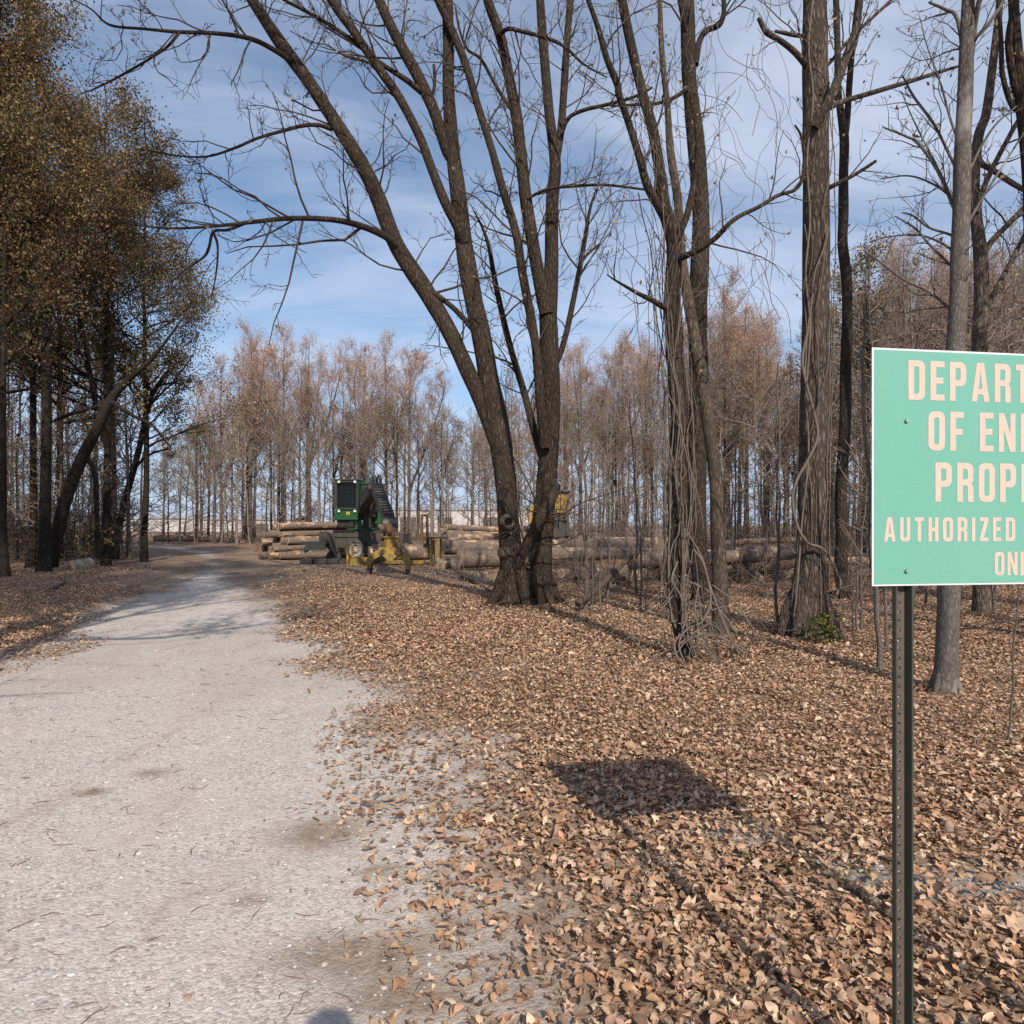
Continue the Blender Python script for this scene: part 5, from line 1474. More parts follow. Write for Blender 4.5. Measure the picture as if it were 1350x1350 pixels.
# ------------------------------------------------------------------ log loader
M['green'] = paint_mat('machine green', (.014, .074, .022), (.05, .055, .03), .35, .45, 0, 2.5)
M['steel'] = paint_mat('dark greasy steel', (.045, .042, .04), (.10, .078, .058), .8, .6, .2, 3)
M['darkgrey'] = paint_mat('charcoal paint', (.03, .033, .034), (.075, .065, .055), .4, .5, 0, 4)
M['worn'] = paint_mat('worn grey steel', (.15, .135, .118), (.085, .065, .05), .7, .5, .3, 5)
M['yellow'] = paint_mat('worn yellow paint', (.44, .265, .03), (.10, .07, .042), .9, .55, 0, 4)
M['tyre'] = paint_mat('dusty rubber', (.05, .048, .046), (.16, .135, .11), .6, .85, 0, 8, .2)
M['rim'] = paint_mat('dusty pale rim', (.42, .38, .33), (.16, .12, .09), .7, .6, .2, 9)
M['hose'] = paint_mat('black hose', (.02, .02, .02), (.06, .05, .045), .3, .5)
t = NT('tinted cab glass'); M['glass'] = t.finish((.008, .01, .012), .35, 0, .15)
M['lamp'] = paint_mat('lamp lens', (.62, .60, .55), (.3, .28, .25), .3, .25)
M['rust'] = paint_mat('rusty steel', (.17, .085, .035), (.08, .055, .04), .7, .75, .1, 6)


def loader(base, name, label, cab, deck, boom_pts, detail=True):
    pass


LB = at(465, 739.5, 31.0); LB[2] = 0


def g3(px, py, Y): return at(px, py, Y) - LB


K = 900 / 31.0


def lx(px): return (px - 465) / K


def lz(py): return (739.5 - py) / K


L = empty('log_loader', tuple(LB))
tag(L, 'green knuckleboom log loader on a dark wheeled trailer, grapple resting on the ground', 'log loader')
# trailer
s = Solid()
s.box(lx(424), lx(533), -.35, -.12, lz(722), lz(703), .02)          # near rail
s.box(lx(424), lx(533), 1.75, 1.98, lz(722), lz(703), .02)
s.box(lx(425), lx(532), -.12, 1.75, lz(706), lz(703.5))
for x in (430, 448, 470, 492, 512, 528): s.box(lx(x), lx(x + 4), -.12, 1.75, lz(718), lz(706.2))
s.box(lx(424), lx(436), -.42, -.352, lz(716), lz(701))
s.box(lx(436), lx(485), -.40, -.352, lz(708), lz(702.5))
s.build('trailer_frame', M['steel'], L)
s = Solid()
s.bar((lx(403), -.2, lz(727)), (lx(424), -.2, lz(715.5)), .16, .1, up=(0, 1, 0)); s.box(lx(403), lx(437), -.7, .6, lz(716), lz(714)); s.poly([(lx(405), -.72, lz(725)), (lx(435), -.72, lz(725)), (lx(435), -.72, lz(715.8)), (lx(411), -.72, lz(715.8)), (lx(405), -.66, lz(725)), (lx(435), -.66, lz(725)), (lx(435), -.66, lz(715.8)), (lx(411), -.66, lz(715.8))], [(0, 1, 2, 3), (7, 6, 5, 4), (0, 3, 7, 4), (1, 5, 6, 2), (3, 2, 6, 7), (0, 4, 5, 1)])
s.build('fender', M['darkgrey'], L)
for (px, y) in ((471.5, -.34), (498, -.34), (471.5, 2.0), (498, 2.0)):
    sg = -1 if y < 0 else 1
    c = (lx(px), y, .5)
    w = empty('wheel', c); w.parent = L
    s = Solid(); s.lathe((0, 0, 0), (0, sg, 0), [(-.16, .29), (-.17, .36), (-.13, .46), (-.06, .495), (.06, .495), (.13, .46), (.17, .36), (.15, .29)], 32)
    for q in range(32):      # tread blocks
        a = 2 * math.pi * q / 32
        s.bar((math.cos(a) * .495, -.1, math.sin(a) * .495), (math.cos(a) * .495, .1, math.sin(a) * .495), .02, .05, up=(math.cos(a), 0, math.sin(a)))
    s.build('tyre', M['tyre'], w, smooth=True)
    s = Solid(); s.lathe((0, 0, 0), (0, sg, 0), [(.15, .29), (.165, .275), (.12, .25), (.06, .22), (.05, .13), (.11, .12), (.16, .09), (.17, .0)], 28)
    for q in range(10):
        a = 2 * math.pi * q / 10
        s.cyl((math.cos(a) * .17, sg * .05, math.sin(a) * .17), (math.cos(a) * .17, sg * .085, math.sin(a) * .17), .016, n=8)
    s.build('rim', M['rim'], w, smooth=True)
s = Solid()
for px in (471.5, 498): s.cyl((lx(px), -.3, .5), (lx(px), 1.95, .5), .07)
s.box(lx(468), lx(502), .1, .2, .55, .95); s.box(lx(468), lx(502), 1.4, 1.5, .55, .95)
s.build('axle', M['steel'], L)
for (a, b, yy) in (((438, 707), (453, 741), -.75), ((526, 707), (540, 738), 1.9), ((430, 707), (420, 738), 1.9)):
    s = Solid()
    s.bar((lx(a[0]), yy + .25, lz(a[1])), (lx(b[0]), yy, .12), .24, .16, .2, .13, up=(0, 1, 0))
    s.bar((lx(a[0] + 4), yy + .12, lz(a[1] - 1)), (lx(b[0] - 2), yy - .1, .45), .09, .09)
    s.box(lx(b[0]) - .28, lx(b[0]) + .28, yy - .25, yy + .25, .0, .11, .02)
    s.build('stabiliser', M['steel'], L)
# turntable and pedestal
s = Solid(); s.cyl((lx(478), .8, lz(703.4)), (lx(478), .8, lz(700)), .68, n=32); s.cyl((lx(478), .8, lz(700)), (lx(478), .8, lz(698.5)), .6, n=32)
s.build('turntable', M['steel'], L)
s = Solid(); s.box(lx(456), lx(493), .2, 1.5, lz(698.4), lz(696.6), .015)
v0 = [(lx(466), .25, lz(696.5)), (lx(476), .25, lz(696.5)), (lx(473.5), .25, lz(677)), (lx(471), .25, lz(677))]
s.poly(v0 + [(x, y + .09, z) for x, y, z in v0], [(0, 1, 2, 3), (7, 6, 5, 4), (0, 4, 5, 1), (1, 5, 6, 2), (2, 6, 7, 3), (3, 7, 4, 0)])
s.box(lx(488), lx(500), .55, 1.6, lz(691), lz(665), .03)
s.box(lx(474), lx(488.5), 1.15, 1.7, lz(696), lz(668))
s.build('pedestal', M['green'], L)
s = Solid(); s.box(lx(476.5), lx(488), .2, 1.1, lz(696.4), lz(660), .02); s.box(lx(486), lx(494), .15, .55, lz(682), lz(662), .03); s.cyl((lx(474), .15, lz(672)), (lx(497), .15, lz(672)), .16)
s.build('boom_foot', M['hose'], L)
# cab
cb = empty('cab', (0, 0, 0)); cb.parent = L
s = Solid()
x0, x1 = lx(441.5), lx(472)
s.box(x0, x1, .0, 1.55, lz(686), lz(672), .03)
s.poly([(x0 + .02, -.002, lz(685)), (x1 - .02, -.002, lz(685)), (x1 - .3, -.002, lz(683.4)), (x0 + .3, -.002, lz(683.4))], [(0, 1, 2, 3)])
s.box(x0, x0 + .07, .02, 1.5, lz(671.5), lz(634)); s.box(x1 - .07, x1, .02, 1.5, lz(671.5), lz(634))
s.box(x0, x1, 1.45, 1.5, lz(671.5), lz(634))
s.build('cab_body', M['green'], cb)
s = Solid(); s.box(x0 + .05, x1 - .05, .16, 1.4, lz(671.8), lz(635)); s.build('cab_glass', M['glass'], cb)
s = Solid(); s.box(x0 - .02, x1 + .02, -.05, 1.58, lz(633.8), lz(631.5), .03); s.build('cab_roof', M['darkgrey'], cb)
s = Solid()
fx0, fx1, fz0, fz1 = x0 - .01, x1 + .0, lz(671.8), lz(634)
s.box(fx0, fx0 + .13, -.06, -.003, fz0, fz1); s.box(fx1 - .07, fx1, -.06, -.003, fz0, fz1)
s.box(fx0 + .13, fx1 - .07, -.06, -.003, fz1 - .07, fz1); s.box(fx0 + .13, fx1 - .07, -.06, -.003, fz0, fz0 + .09)
s.build('guard_frame', M['darkgrey'], cb)
s = Solid()
for i in range(1, 10):
    x = fx0 + .13 + (fx1 - .07 - fx0 - .13) * i / 10; s.box(x - .004, x + .004, -.045, -.033, fz0 + .09, fz1 - .07)
for i in range(1, 13):
    z = fz0 + .09 + (fz1 - fz0 - .16) * i / 13; s.box(fx0 + .13, fx1 - .07, -.032, -.02, z - .004, z + .004)
s.build('guard_grille', M['darkgrey'], cb)
for (px, py) in ((447.5, 635.3), (468.5, 635.3), (447.5, 673.8), (468.5, 673.8)):
    s = Solid(); s.lathe((lx(px), -.06, lz(py)), (0, -1, 0), [(-.01, .06), (.05, .062), (.06, .055), (.045, .045), (.05, .0)], 18)
    s.build('work_lamp', M['lamp'], cb, smooth=True)
# makers emblem: small yellow plate with a dark leaping animal outline
s = Solid(); ex, ez = lx(458.8), lz(676.8); s.box(ex - .075, ex + .075, -.012, -.003, ez - .065, ez + .065, .003); em = s.build('emblem', paint_mat('emblem yellow', (.62, .42, .03), (.3, .2, .05), .3, .4), cb)
s = Solid()
an = [(-.055, -.025), (-.03, -.005), (-.005, .0), (.02, .02), (.03, .045), (.042, .05), (.05, .03), (.04, .018), (.035, -.005), (.055, -.03), (.045, -.034), (.02, -.015), (-.01, -.02), (-.035, -.045), (-.045, -.042), (-.03, -.022), (-.05, -.035)]
s.poly([(ex + a, -.0145, ez + b) for a, b in an], [tuple(range(len(an)))]); s.build('emblem_animal', M['hose'], em)
# pump gear hanging under the cab
s = Solid()
s.box(lx(459), lx(466), .1, .5, lz(695), lz(686.3), .02)
for px, a in ((444, 3), (447, 6), (451, 4), (455, 7)): s.cyl((lx(px), .2, lz(686.2)), (lx(px), .2, lz(686.2 + a)), .05)
s.box(lx(443), lx(458), .15, .6, lz(689), lz(686.1))
s.build('hydraulic_pump', M['hose'], L)
# engine housing behind the cab
s = Solid()
pr = [(472.2, 636.5), (494, 636.5), (494, 668), (472.2, 668)]
s.box(lx(472.4), lx(493), .55, 2.2, lz(656), lz(637.5), .03)
s.build('engine_housing', M['darkgrey'], L)
s = Solid(); s.box(lx(472), lx(494), .5, 2.25, lz(637.4), lz(635), .02)
s.poly([(lx(473), .545, lz(645)), (lx(484), .545, lz(650)), (lx(484), .545, lz(656)), (lx(473), .545, lz(653))], [(0, 1, 2, 3)])
s.build('engine_cover', M['green'], L)
s = Solid(); s.poly([(lx(472.4), .5, lz(654)), (lx(482), .5, lz(656.5)), (lx(476), .5, lz(669)), (lx(472.4), .5, lz(671)), (lx(472.4), .9, lz(654)), (lx(482), .9, lz(656.5)), (lx(476), .9, lz(669)), (lx(472.4), .9, lz(671))], [(3, 2, 1, 0), (4, 5, 6, 7), (0, 1, 5, 4), (1, 2, 6, 5), (2, 3, 7, 6), (3, 0, 4, 7)])
s.build('side_panel', M['worn'], L)
# booms
E0 = g3(480, 672, 30.6); E1 = g3(496.5, 643, 27.2); E2 = g3(515, 690, 23.2)
s = Solid()
md = (E0 + E1) / 2 + np.array([-.18, 0, .05])
s.bar(E0, md, .5, .5, .42, .62); s.bar(md, E1, .42, .62, .3, .34)
s.cyl(E1 + [-.3, 0, 0], E1 + [.3, 0, 0], .17, n=18)
s.build('main_boom', M['steel'], L)
s = Solid(); s.cyl(E0 + [.33, -.2, -.3], E0 * .45 + E1 * .55 + np.array([.3, 0, -.05]), .1); s.cyl(E0 * .45 + E1 * .55 + np.array([.3, 0, -.05]), E1 + [.25, .3, -.2], .05)
s.build('boom_ram', M['worn'], L)
s = Solid()
s.bar(E1 + np.array([0, 0, .02]), E2, .42, .36, .34, .28)
s.cyl(E2 + [-.24, 0, 0], E2 + [.24, 0, 0], .15, n=18)
s.build('stick_boom', M['worn'], L)
tb = Tubes()
dv = E2 - E1
up = np.cross(dv, [1, 0, 0]); up /= np.linalg.norm(up)
if up[1] > 0: up = -up
for i in range(6):
    o_ = np.array([-.17 + .068 * i, 0, 0])
    p = np.array([E1 + o_ + up * .15 + [0, .3, -.1], E1 + o_ + up * .28 + [0, .05, .17 + .03 * (i % 3)], E1 + o_ + up * .25 + dv * .12, E1 + o_ + up * .2 + dv * .5, E1 + o_ + up * .18 + dv * .92, E2 + o_ * .8 + up * .22 + [0, 0, -.25]])
    tb.add(catmull(p, 5), .022, 6)
mesh_obj('hydraulic_hose', tb.mesh('hydraulic_hose'), [M['hose']], L)
s = Solid()
for q in np.linspace(.08, .9, 12):
    c = E1 + dv * q + up * .235
    s.bar(c + [-.2, 0, 0], c + [.2, 0, 0], .035, .03)
s.build('hose_clamp', M['worn'], L)
s = Solid()
for i in range(9):
    a = np.random.default_rng(i).normal(0, 1, 3) * np.array([.25, .15, 0])
    s.cyl(E1 + a + [0, 0, .1], E1 + a + np.array([a[0] * .6, 0, .3 + .1 * (i % 3)]), .02, n=6)
s.build('hose_fitting', M['hose'], L)
# grapple
gh = g3(515.5, 724, 22.2)
s = Solid()
s.bar(E2 + [-.03, 0, -.05], gh + np.array([0, 0, .42]), .2, .26, .16, .2, up=(0, 1, 0))
s.bar(E2 + [.12, -.12, -.1], gh + np.array([.2, -.1, .35]), .06, .06)
s.bar(E2 + [-.2, .1, -.1], gh + np.array([-.3, .1, .35]), .09, .2, up=(0, 1, 0))
s.build('rotator_link', M['rust'], L)
gr = empty('grapple', tuple(gh)); gr.parent = L
kk = 900 / 22.2


def gp(px, py): return ((px - 515.5) / kk, (724 - py) / kk)


s = Solid(); s.cyl((0, 0, .08), (0, 0, .38), .24, n=20); s.cyl((0, 0, .38), (0, 0, .42), .3, n=20)
s.build('rotator', M['yellow'], gr)
out = [gp(*q) for q in ((501, 721), (527, 721), (530, 728), (518, 739), (514, 739), (502, 728))]
for yy in (-.26, .2):
    s = Solid(); n = len(out)
    s.poly([(x, yy, z) for x, z in out] + [(x, yy + .06, z) for x, z in out], [tuple(range(n)), tuple(range(2 * n - 1, n - 1, -1))] + [(i, n + i, n + (i + 1) % n, (i + 1) % n) for i in range(n)])
    s.build('head_plate', M['yellow'], gr)
s = Solid()
for q in ((506, 727), (525, 727)):
    x, z = gp(*q); s.cyl((x, -.32, z), (x, .32, z), .075, n=14)
s.build('pivot_pin', M['steel'], gr)
for sg, cl in ((-1, [(506, 727), (497, 731), (490, 738), (487, 748), (488, 761)]), (1, [(525, 727), (533, 733), (537, 741), (538, 750), (535.5, 760)])):
    C_ = catmull(np.array([gp(*q) for q in cl]), 5)
    n = len(C_); wid = np.interp(np.linspace(0, 1, n), [0, .35, .8, 1], [.22, .2, .15, .04])
    T_ = np.gradient(C_, axis=0); T_ /= np.linalg.norm(T_, axis=1, keepdims=True)
    N_ = np.stack([-T_[:, 1], T_[:, 0]], 1)
    for yy in ((-.23, -.10), (.05, .18)) if sg < 0 else ((-.09, .04),):
        V = []
        for i in range(n):
            a = C_[i] + N_[i] * wid[i] * .5; b = C_[i] - N_[i] * wid[i] * .5
            V += [(a[0], yy[0], a[1]), (b[0], yy[0], b[1]), (b[0], yy[1], b[1]), (a[0], yy[1], a[1])]
        F = []
        for i in range(n - 1):
            for q in range(4):
                F.append((i * 4 + q, i * 4 + (q + 1) % 4, i * 4 + 4 + (q + 1) % 4, i * 4 + 4 + q))
        F += [(0, 1, 2, 3), (4 * n - 4, 4 * n - 1, 4 * n - 2, 4 * n - 3)]
        s = Solid(); s.poly(V, F); s.build('tine', M['yellow'] if yy[0] < .0 else M['rust'], gr)
        h = n * 3 // 4
        # bare worn claw tip
        V = []
        for i in range(h, n):
            a = C_[i] + N_[i] * (wid[i] * .5 + .004); b = C_[i] - N_[i] * (wid[i] * .5 + .004)
            V += [(a[0], yy[0] - .004, a[1]), (b[0], yy[0] - .004, b[1]), (b[0], yy[1] + .004, b[1]), (a[0], yy[1] + .004, a[1])]
        m = n - h; F = []
        for i in range(m - 1):
            for q in range(4):
                F.append((i * 4 + q, i * 4 + (q + 1) % 4, i * 4 + 4 + (q + 1) % 4, i * 4 + 4 + q))
        F += [(0, 1, 2, 3), (4 * m - 4, 4 * m - 1, 4 * m - 2, 4 * m - 3)]
        s = Solid(); s.poly(V, F); s.build('claw_tip', M['steel'], gr)

# ------------------------------------------------------------------ yellow saw slasher frame beside the trailer
SB = at(515, 745, 27.6); SB[2] = 0
ks = 900 / 27.6
S_ = empty('slasher_saw', tuple(SB)); tag(S_, 'worn yellow slasher saw frame on the ground holding a log beside the loader', 'slasher saw')


def sxz(px, py): return (px - 515) / ks, (745.2 - py) / ks


s = Solid()
x0, z0 = sxz(462, 748); x1, z1 = sxz(485, 735); s.poly([(x0, -.2, 0), (x1 - .1, -.2, 0), (x1, -.2, z1 * .8), (x1, -.2, z1), (x0 + .05, -.2, z1), (x0, .25, 0), (x1 - .1, .25, 0), (x1, .25, z1 * .8), (x1, .25, z1), (x0 + .05, .25, z1)], [(0, 1, 2, 3, 4), (9, 8, 7, 6, 5), (0, 5, 6, 1), (1, 6, 7, 2), (2, 7, 8, 3), (3, 8, 9, 4), (4, 9, 5, 0)])
x0, _ = sxz(465, 0); x1, _ = sxz(468, 0); _, zt = sxz(0, 721); s.box(x0, x1, -.24, -.202, .3, zt)
x0, _ = sxz(453.5, 0); x1, _ = sxz(456.5, 0); _, zt = sxz(0, 719); s.box(x0, x1, .4, .5, 0, zt)
s.build('saw_housing', M['yellow'], S_)
s = Solid(); x0, _ = sxz(499, 0); x1, _ = sxz(557, 0); s.box(x0, x1, .0, .16, .05, .2, .01); s.box(x0, x1, .7, .86, .05, .2, .01)
for px in (503, 520, 540, 554): x, _ = sxz(px, 0); s.box(x, x + .12, .161, .699, .07, .18)
s.build('skid_rail', M['yellow'], S_)
s = Solid()
for px in (568.5, 578):
    x, _ = sxz(px, 0); s.box(x - .05, x + .05, .0, .1, .06, 1.02)
xa, _ = sxz(566.5, 0); xb, _ = sxz(580, 0); s.box(xa, xb, -.03, .9, 1.022, 1.08); s.box(xa, xb, -.02, .12, .0, .055)
for px in (568.5, 578):
    x, _ = sxz(px, 0); s.box(x - .05, x + .05, .78, .88, 0, 1.02)
s.build('bunk_frame', M['yellow'], S_)
s = Solid(); xa, _ = sxz(560, 0); s.box(xa, sxz(586, 0)[0], -.05, .92, 1.085, 1.13); s.build('bunk_top', M['darkgrey'], S_)
s = Solid()
for px, yy in ((553, .9), (560.5, .9)):
    x, _ = sxz(px, 0); _, zt = sxz(0, 684); s.bar((x, yy, .3), (x - .03, yy, zt + .1), .12, .16, .09, .14, up=(0, 1, 0))
_, zt = sxz(0, 684); s.box(sxz(551, 0)[0], sxz(562, 0)[0], .8, 1.0, zt + .11, zt + .2)
s.build('log_stake', M['rust'], S_)
log('held_log', at(487, 732, 27.6), at(566, 727, 28.4), .36, .33, 620, 'thick brown log lying across the yellow slasher frame beside the loader', None, 'log')
s = Solid()
for i, px in enumerate((405, 424, 441, 455)):
    c = at(px, 742.5, 28.6)
    s = Solid(); s.box(c[0] - .26, c[0] + .26, c[1] - .2, c[1] + .25, 0.0, .2, .02); s.box(c[0] - .1, c[0] + .2, c[1] - .12, c[1] + .1, .202, .24)
    o = s.build('steel_block', M['steel']); tag(o, 'dark steel block on the ground in front of the trailer, ' + ['under the log pile end', 'under the fender', 'left of the stabiliser foot', 'beside the stabiliser foot'][i], 'steel block', 'steel blocks before the trailer')

# ------------------------------------------------------------------ second machine behind the forked tree
YB = at(730, 735, 35.5); YB[2] = 0; ky = 900 / 35.5


def yx(px): return (px - 730) / ky


def yz(py): return (HY + CH * ky - py) / ky


Yl = empty('yellow_loader', tuple(YB)); tag(Yl, 'yellow log loader half hidden behind the forked tree', 'log loader')
s = Solid(); s.box(yx(650), yx(757), -.1, .15, yz(707), yz(697), .02); s.box(yx(650), yx(757), 1.9, 2.1, yz(707), yz(697), .02); s.box(yx(651), yx(756), .15, 1.9, yz(700), yz(697.6))
for px in (655, 690, 725, 745): s.box(yx(px), yx(px + 4), .15, 1.9, yz(712), yz(700.3))
s.build('trailer_frame', M['steel'], Yl)
for px in (668, 742):
    for y, sg in ((-.1, -1), (2.1, 1)):
        w = empty('wheel', (yx(px), y, .5)); w.parent = Yl
        s = Solid(); s.lathe((0, 0, 0), (0, sg, 0), [(-.16, .29), (-.17, .36), (-.13, .46), (-.06, .495), (.06, .495), (.13, .46), (.17, .36), (.15, .29)], 24); s.build('tyre', M['tyre'], w, smooth=True)
        s = Solid(); s.lathe((0, 0, 0), (0, sg, 0), [(.15, .29), (.12, .25), (.06, .2), (.12, .1), (.13, 0)], 20); s.build('rim', M['rim'], w, smooth=True)
s = Solid(); s.cyl((yx(738), 1, yz(697.4)), (yx(738), 1, yz(686)), .45, n=20); s.box(yx(731), yx(748), .5, 1.6, yz(686), yz(676)); s.build('pedestal', M['steel'], Yl)
s = Solid(); s.box(yx(735), yx(746), .35, 1.6, yz(675.8), yz(670)); s.build('pump_case', M['yellow'], Yl)
cb = empty('cab', (0, 0, 0)); cb.parent = Yl
s = Solid(); v0 = [(yx(728), .3, yz(671)), (yx(748), .3, yz(671)), (yx(751), .3, yz(648.5)), (yx(727), .3, yz(648.5))]
s.poly(v0 + [(x, y + 1.4, z) for x, y, z in v0], [(0, 1, 2, 3), (7, 6, 5, 4), (0, 4, 5, 1), (1, 5, 6, 2), (2, 6, 7, 3), (3, 7, 4, 0)]); s.build('cab_body', M['yellow'], cb)
s = Solid(); s.box(yx(725), yx(757), .1, 1.9, yz(648.2), yz(645.8), .02); s.build('cab_roof', M['worn'], cb)
s = Solid()
for a, b in (((757, 648.4), (752, 677)), ((753, 648.4), (747, 677))): s.bar((yx(a[0]), .15, yz(a[1])), (yx(b[0]), .15, yz(b[1])), .1, .1, up=(0, 1, 0))
for q in np.linspace(.15, .9, 6): s.bar((yx(757 - 5 * q), .15, yz(648.4 + 28 * q)), (yx(753 - 6 * q), .15, yz(648.4 + 28 * q)), .04, .04)
s.build('guard_frame', M['rust'], cb)
s = Solid(); s.box(yx(754), yx(757), .4, .8, yz(673), yz(666)); s.build('lamp_box', M['lamp'], cb)
s = Solid(); s.bar((yx(722), .9, yz(676)), (yx(703), .2, yz(668)), .35, .4, .25, .3); s.bar((yx(703), .2, yz(668)), (yx(699), -.6, yz(692)), .25, .3, .2, .2); s.build('boom', M['yellow'], Yl)

# ------------------------------------------------------------------ far buildings
t = NT('white metal cladding')
v = t.coord('Object')
wv = t.n('TexWave', wave_type='BANDS', bands_direction='X'); wv.inputs['Scale'].default_value = 1.2; t.link(v, wv.inputs['Vector'])
c = t.mix(t.noise(v, .3, 4, .6), (.46, .43, .40), (.56, .53, .50))
t.bump(wv.outputs['Fac'], .3, .05)
M['cladding'] = t.finish(c, .6, 0, .3)
M['roofing'] = paint_mat('grey roof sheet', (.4, .4, .41), (.25, .24, .23), .4, .6)


def shed(name, x0, x1, y, dep, h, label, doors):
    e = empty(name, (x0, y, 0)); tag(e, label, 'building', 'pale buildings beyond the woods')
    w = x1 - x0
    s = Solid(); s.box(0, w, 0, dep, -.5, h); s.build('wall', M['cladding'], e)
    s = Solid(); s.poly([(-.3, -.3, h + .003), (w + .3, -.3, h + .003), (w + .3, dep / 2, h + 1.2), (-.3, dep / 2, h + 1.2), (-.3, dep + .3, h + .003), (w + .3, dep + .3, h + .003)], [(0, 1, 2, 3), (3, 2, 5, 4)]); s.build('roof', M['roofing'], e)
    for q in doors:
        s = Solid(); s.box(w * q, w * q + 3.6, -.06, -.003, 0, h * .68); s.build('door', M['worn'], e)


shed('warehouse', -40, 4, 165, 30, 5.3, 'long low white warehouse showing between the far trunks', (.12, .3, .5, .75))
0 and shed('warehouse', 8, 40, 175, 25, 4.6, 'shorter white warehouse glimpsed through the trunks past the forked tree', (.2, .6))
shed('office_building', -106, -82, 178, 18, 3.4, 'small pale building seen at the very end of the road', (.3,))
shed('storage_building', -78, -55, 170, 18, 3.0, 'pale storage shed seen low between trunks above the road bend', (.6,))
# pole line fence along the far edge of the clearing
F_ = empty('wire_fence', (0, 100, 0)); tag(F_, 'thin wire fence with grey posts along the far edge of the wood', 'fence')
for i in range(34):
    x = -48 + i * 3
    s = Solid(); s.cyl((x, 0, -.3), (x, 0, 1.9), .05, n=8); s.build('fence_post', M['worn'], F_)
tb = Tubes()
for z in (.4, .8, 1.2, 1.6, 1.85): tb.add([(-48, 0, z), (0, 0, z), (51, 0, z)], [.015] * 3, 4)
mesh_obj('fence_wire', tb.mesh('fence_wire'), [M['worn']], F_)
# ------------------------------------------------------------------ light, sky, camera
sun_dir = Vector((.285, -1.0, .77)).normalized()       # towards the sun
elev = math.asin(sun_dir.z); azim = math.atan2(sun_dir.x, sun_dir.y)   # clockwise from +Y
la = bpy.data.lights.new('sun', 'SUN'); la.energy = 4.7; la.angle = R(.53); la.color = (1.0, .915, .80)
lo = bpy.data.objects.new('sun', la); COL.objects.link(lo)
lo.rotation_euler = (-sun_dir).to_track_quat('-Z', 'Y').to_euler(); lo.location = (8, -30, 25)

w = bpy.data.worlds.new('World'); scene.world = w; w.use_nodes = True
nt = w.node_tree; nt.nodes.clear()
N = nt.nodes.new; K_ = nt.links.new
wo = N('ShaderNodeOutputWorld'); bg = N('ShaderNodeBackground'); K_(bg.outputs[0], wo.inputs[0])
sky = N('ShaderNodeTexSky'); sky.sky_type = 'NISHITA'; sky.sun_disc = False
sky.sun_elevation = elev; sky.sun_rotation = azim
sky.air_density = 1.0; sky.dust_density = .6; sky.ozone_density = 1.6; sky.altitude = 100
tc = N('ShaderNodeTexCoord'); sp = N('ShaderNodeSeparateXYZ'); K_(tc.outputs['Generated'], sp.inputs[0])


def wm(op, a, b=None, clamp=False):
    x = N('ShaderNodeMath'); x.operation = op; x.use_clamp = clamp
    for i, q in enumerate((a, b)):
        if q is None: continue
        if isinstance(q, (int, float)): x.inputs[i].default_value = q
        else: K_(q, x.inputs[i])
    return x.outputs[0]


den = wm('ADD', wm('MAXIMUM', sp.outputs[2], 0), .16)
cb_ = N('ShaderNodeCombineXYZ'); K_(wm('DIVIDE', sp.outputs[0], den), cb_.inputs[0]); K_(wm('DIVIDE', sp.outputs[1], den), cb_.inputs[1])
mp = N('ShaderNodeMapping'); mp.inputs['Rotation'].default_value = (0, 0, R(20)); mp.inputs['Scale'].default_value = (.5, 1.35, 1); K_(cb_.outputs[0], mp.inputs[0])
n1 = N('ShaderNodeTexNoise'); n1.inputs['Scale'].default_value = 1.15; n1.inputs['Detail'].default_value = 9; n1.inputs['Roughness'].default_value = .6; n1.inputs['Distortion'].default_value = .5; K_(mp.outputs[0], n1.inputs['Vector'])
mp2 = N('ShaderNodeMapping'); mp2.inputs['Location'].default_value = (3.1, .7, 0); mp2.inputs['Scale'].default_value = (.32, .42, 1); K_(cb_.outputs[0], mp2.inputs[0])
n2 = N('ShaderNodeTexNoise'); n2.inputs['Scale'].default_value = 1.0; n2.inputs['Detail'].default_value = 4; K_(mp2.outputs[0], n2.inputs['Vector'])
cl = wm('ADD', wm('MULTIPLY', n1.outputs['Fac'], .62), wm('MULTIPLY', n2.outputs['Fac'], .55))
rp = N('ShaderNodeValToRGB'); rp.color_ramp.elements[0].position = .44; rp.color_ramp.elements[0].color = (.06, .06, .06, 1); rp.color_ramp.elements[1].position = .74; rp.color_ramp.elements[1].color = (.74, .74, .74, 1)
rp.color_ramp.interpolation = 'EASE'
K_(cl, rp.inputs[0])
tintn = N('ShaderNodeMix'); tintn.data_type = 'RGBA'; tintn.blend_type = 'MULTIPLY'; tintn.inputs[0].default_value = 1
K_(sky.outputs[0], tintn.inputs[6]); tintn.inputs[7].default_value = (.78, .95, 1.06, 1)
mx = N('ShaderNodeMix'); mx.data_type = 'RGBA'
K_(rp.outputs[0], mx.inputs[0]); K_(tintn.outputs[2], mx.inputs[6]); mx.inputs[7].default_value = (6.1, 6.7, 8.0, 1)
hz = wm('MULTIPLY', wm('SUBTRACT', 1, wm('DIVIDE', wm('ABSOLUTE', sp.outputs[2]), .26), True), .8)
mh = N('ShaderNodeMix'); mh.data_type = 'RGBA'; K_(hz, mh.inputs[0]); K_(mx.outputs[2], mh.inputs[6]); mh.inputs[7].default_value = (4.0, 5.0, 7.2, 1)
K_(mh.outputs[2], bg.inputs[0]); bg.inputs[1].default_value = .125

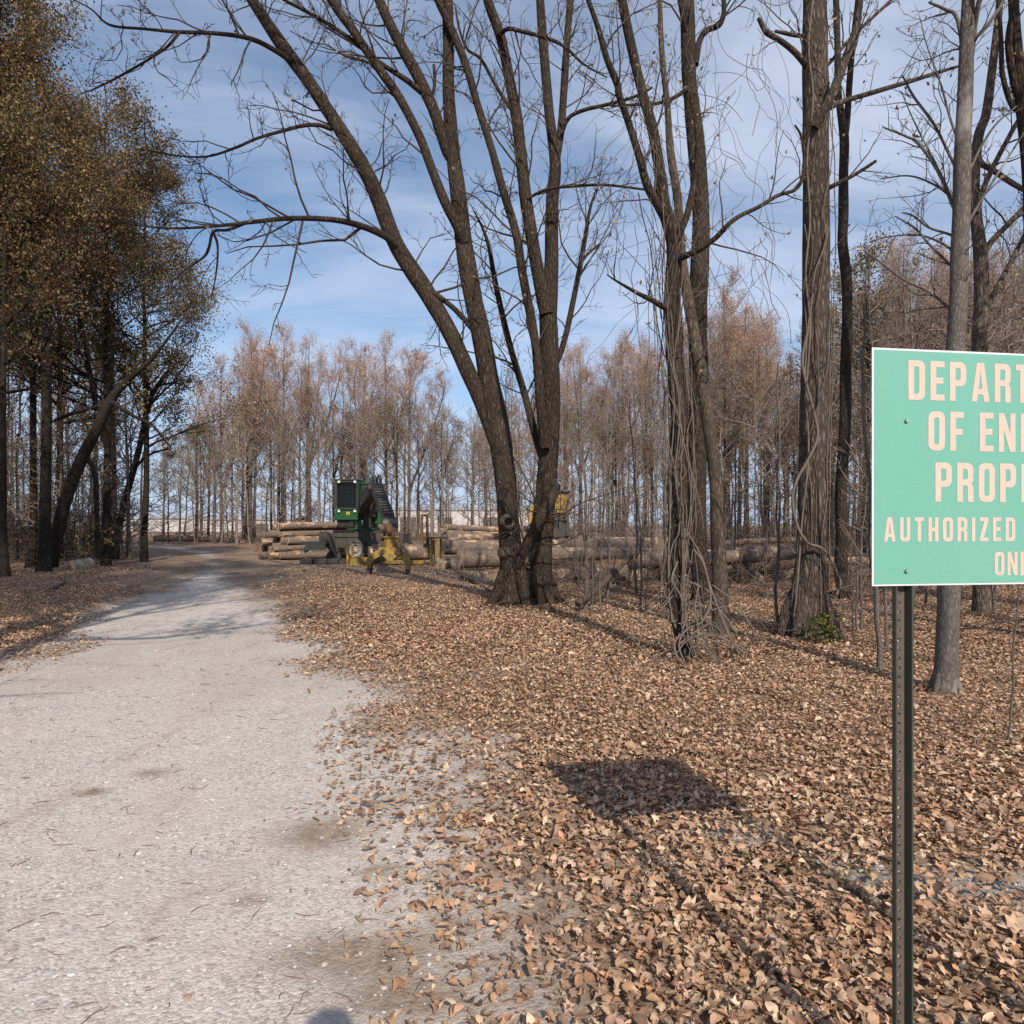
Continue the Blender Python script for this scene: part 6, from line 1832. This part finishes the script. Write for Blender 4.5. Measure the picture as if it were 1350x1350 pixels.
cam = bpy.data.cameras.new('camera'); co = bpy.data.objects.new('camera', cam); COL.objects.link(co)
co.location = (0, 0, CH); co.rotation_euler = (R(90), 0, 0)
cam.sensor_fit = 'HORIZONTAL'; cam.sensor_width = 36; cam.lens = 36 * FPX / 1350
cam.shift_y = (HY - 675) / 1350; cam.clip_start = .05; cam.clip_end = 9000
scene.camera = co
scene.view_settings.view_transform = 'Standard'; scene.view_settings.look = 'None'; scene.view_settings.exposure = 0; scene.view_settings.gamma = 1
scene.cycles.max_bounces = 5; scene.cycles.diffuse_bounces = 2; scene.cycles.glossy_bounces = 2; scene.cycles.transmission_bounces = 2; scene.cycles.transparent_max_bounces = 4
scene.cycles.use_denoising = False


# ------------------------------------------------------------------ the photographer, whose head shadow falls at the picture's lower edge
def photographer():
    e = empty('person', (.07, -.16, 0)); e.scale = (1, 1, 1.028); tag(e, 'person in a dark jacket standing where the photograph is taken', 'person')
    J = [(0, 0, .95), (0, -.02, 1.15), (0, -.02, 1.38), (0, .0, 1.5), (0, .02, 1.58), (0, .03, 1.67), (0, .02, 1.78)]
    J += [(-.19, -.02, 1.42), (-.27, .0, 1.15), (-.22, .1, .95), (-.2, .13, .86), (.19, -.02, 1.42), (.27, .0, 1.15), (.22, .1, .95), (.2, .13, .86)]
    J += [(-.1, 0, .9), (-.12, .02, .5), (-.13, -.03, .1), (-.14, .12, .04), (.1, 0, .9), (.12, .02, .5), (.13, -.03, .1), (.14, .12, .04)]
    E = [(0, 1), (1, 2), (2, 3), (3, 4), (4, 5), (5, 6), (2, 7), (7, 8), (8, 9), (9, 10), (2, 11), (11, 12), (12, 13), (13, 14), (0, 15), (15, 16), (16, 17), (17, 18), (0, 19), (19, 20), (20, 21), (21, 22)]
    rd = [.15, .15, .16, .07, .07, .1, .085, .075, .055, .045, .04, .075, .055, .045, .04, .1, .075, .055, .045, .1, .075, .055, .045]
    me = bpy.data.meshes.new('body'); me.from_pydata(J, E, [])
    o = mesh_obj('body', me, [], e)
    m = o.modifiers.new('skin', 'SKIN'); o.modifiers.new('sub', 'SUBSURF').levels = 2
    for i, r in enumerate(rd): me.skin_vertices[0].data[i].radius = (r, r * (.75 if i in (0, 1, 2) else 1))
    me.skin_vertices[0].data[0].use_root = True
    t = NT('dark cloth'); me.materials.append(t.finish((.05, .055, .07), .9))


photographer()
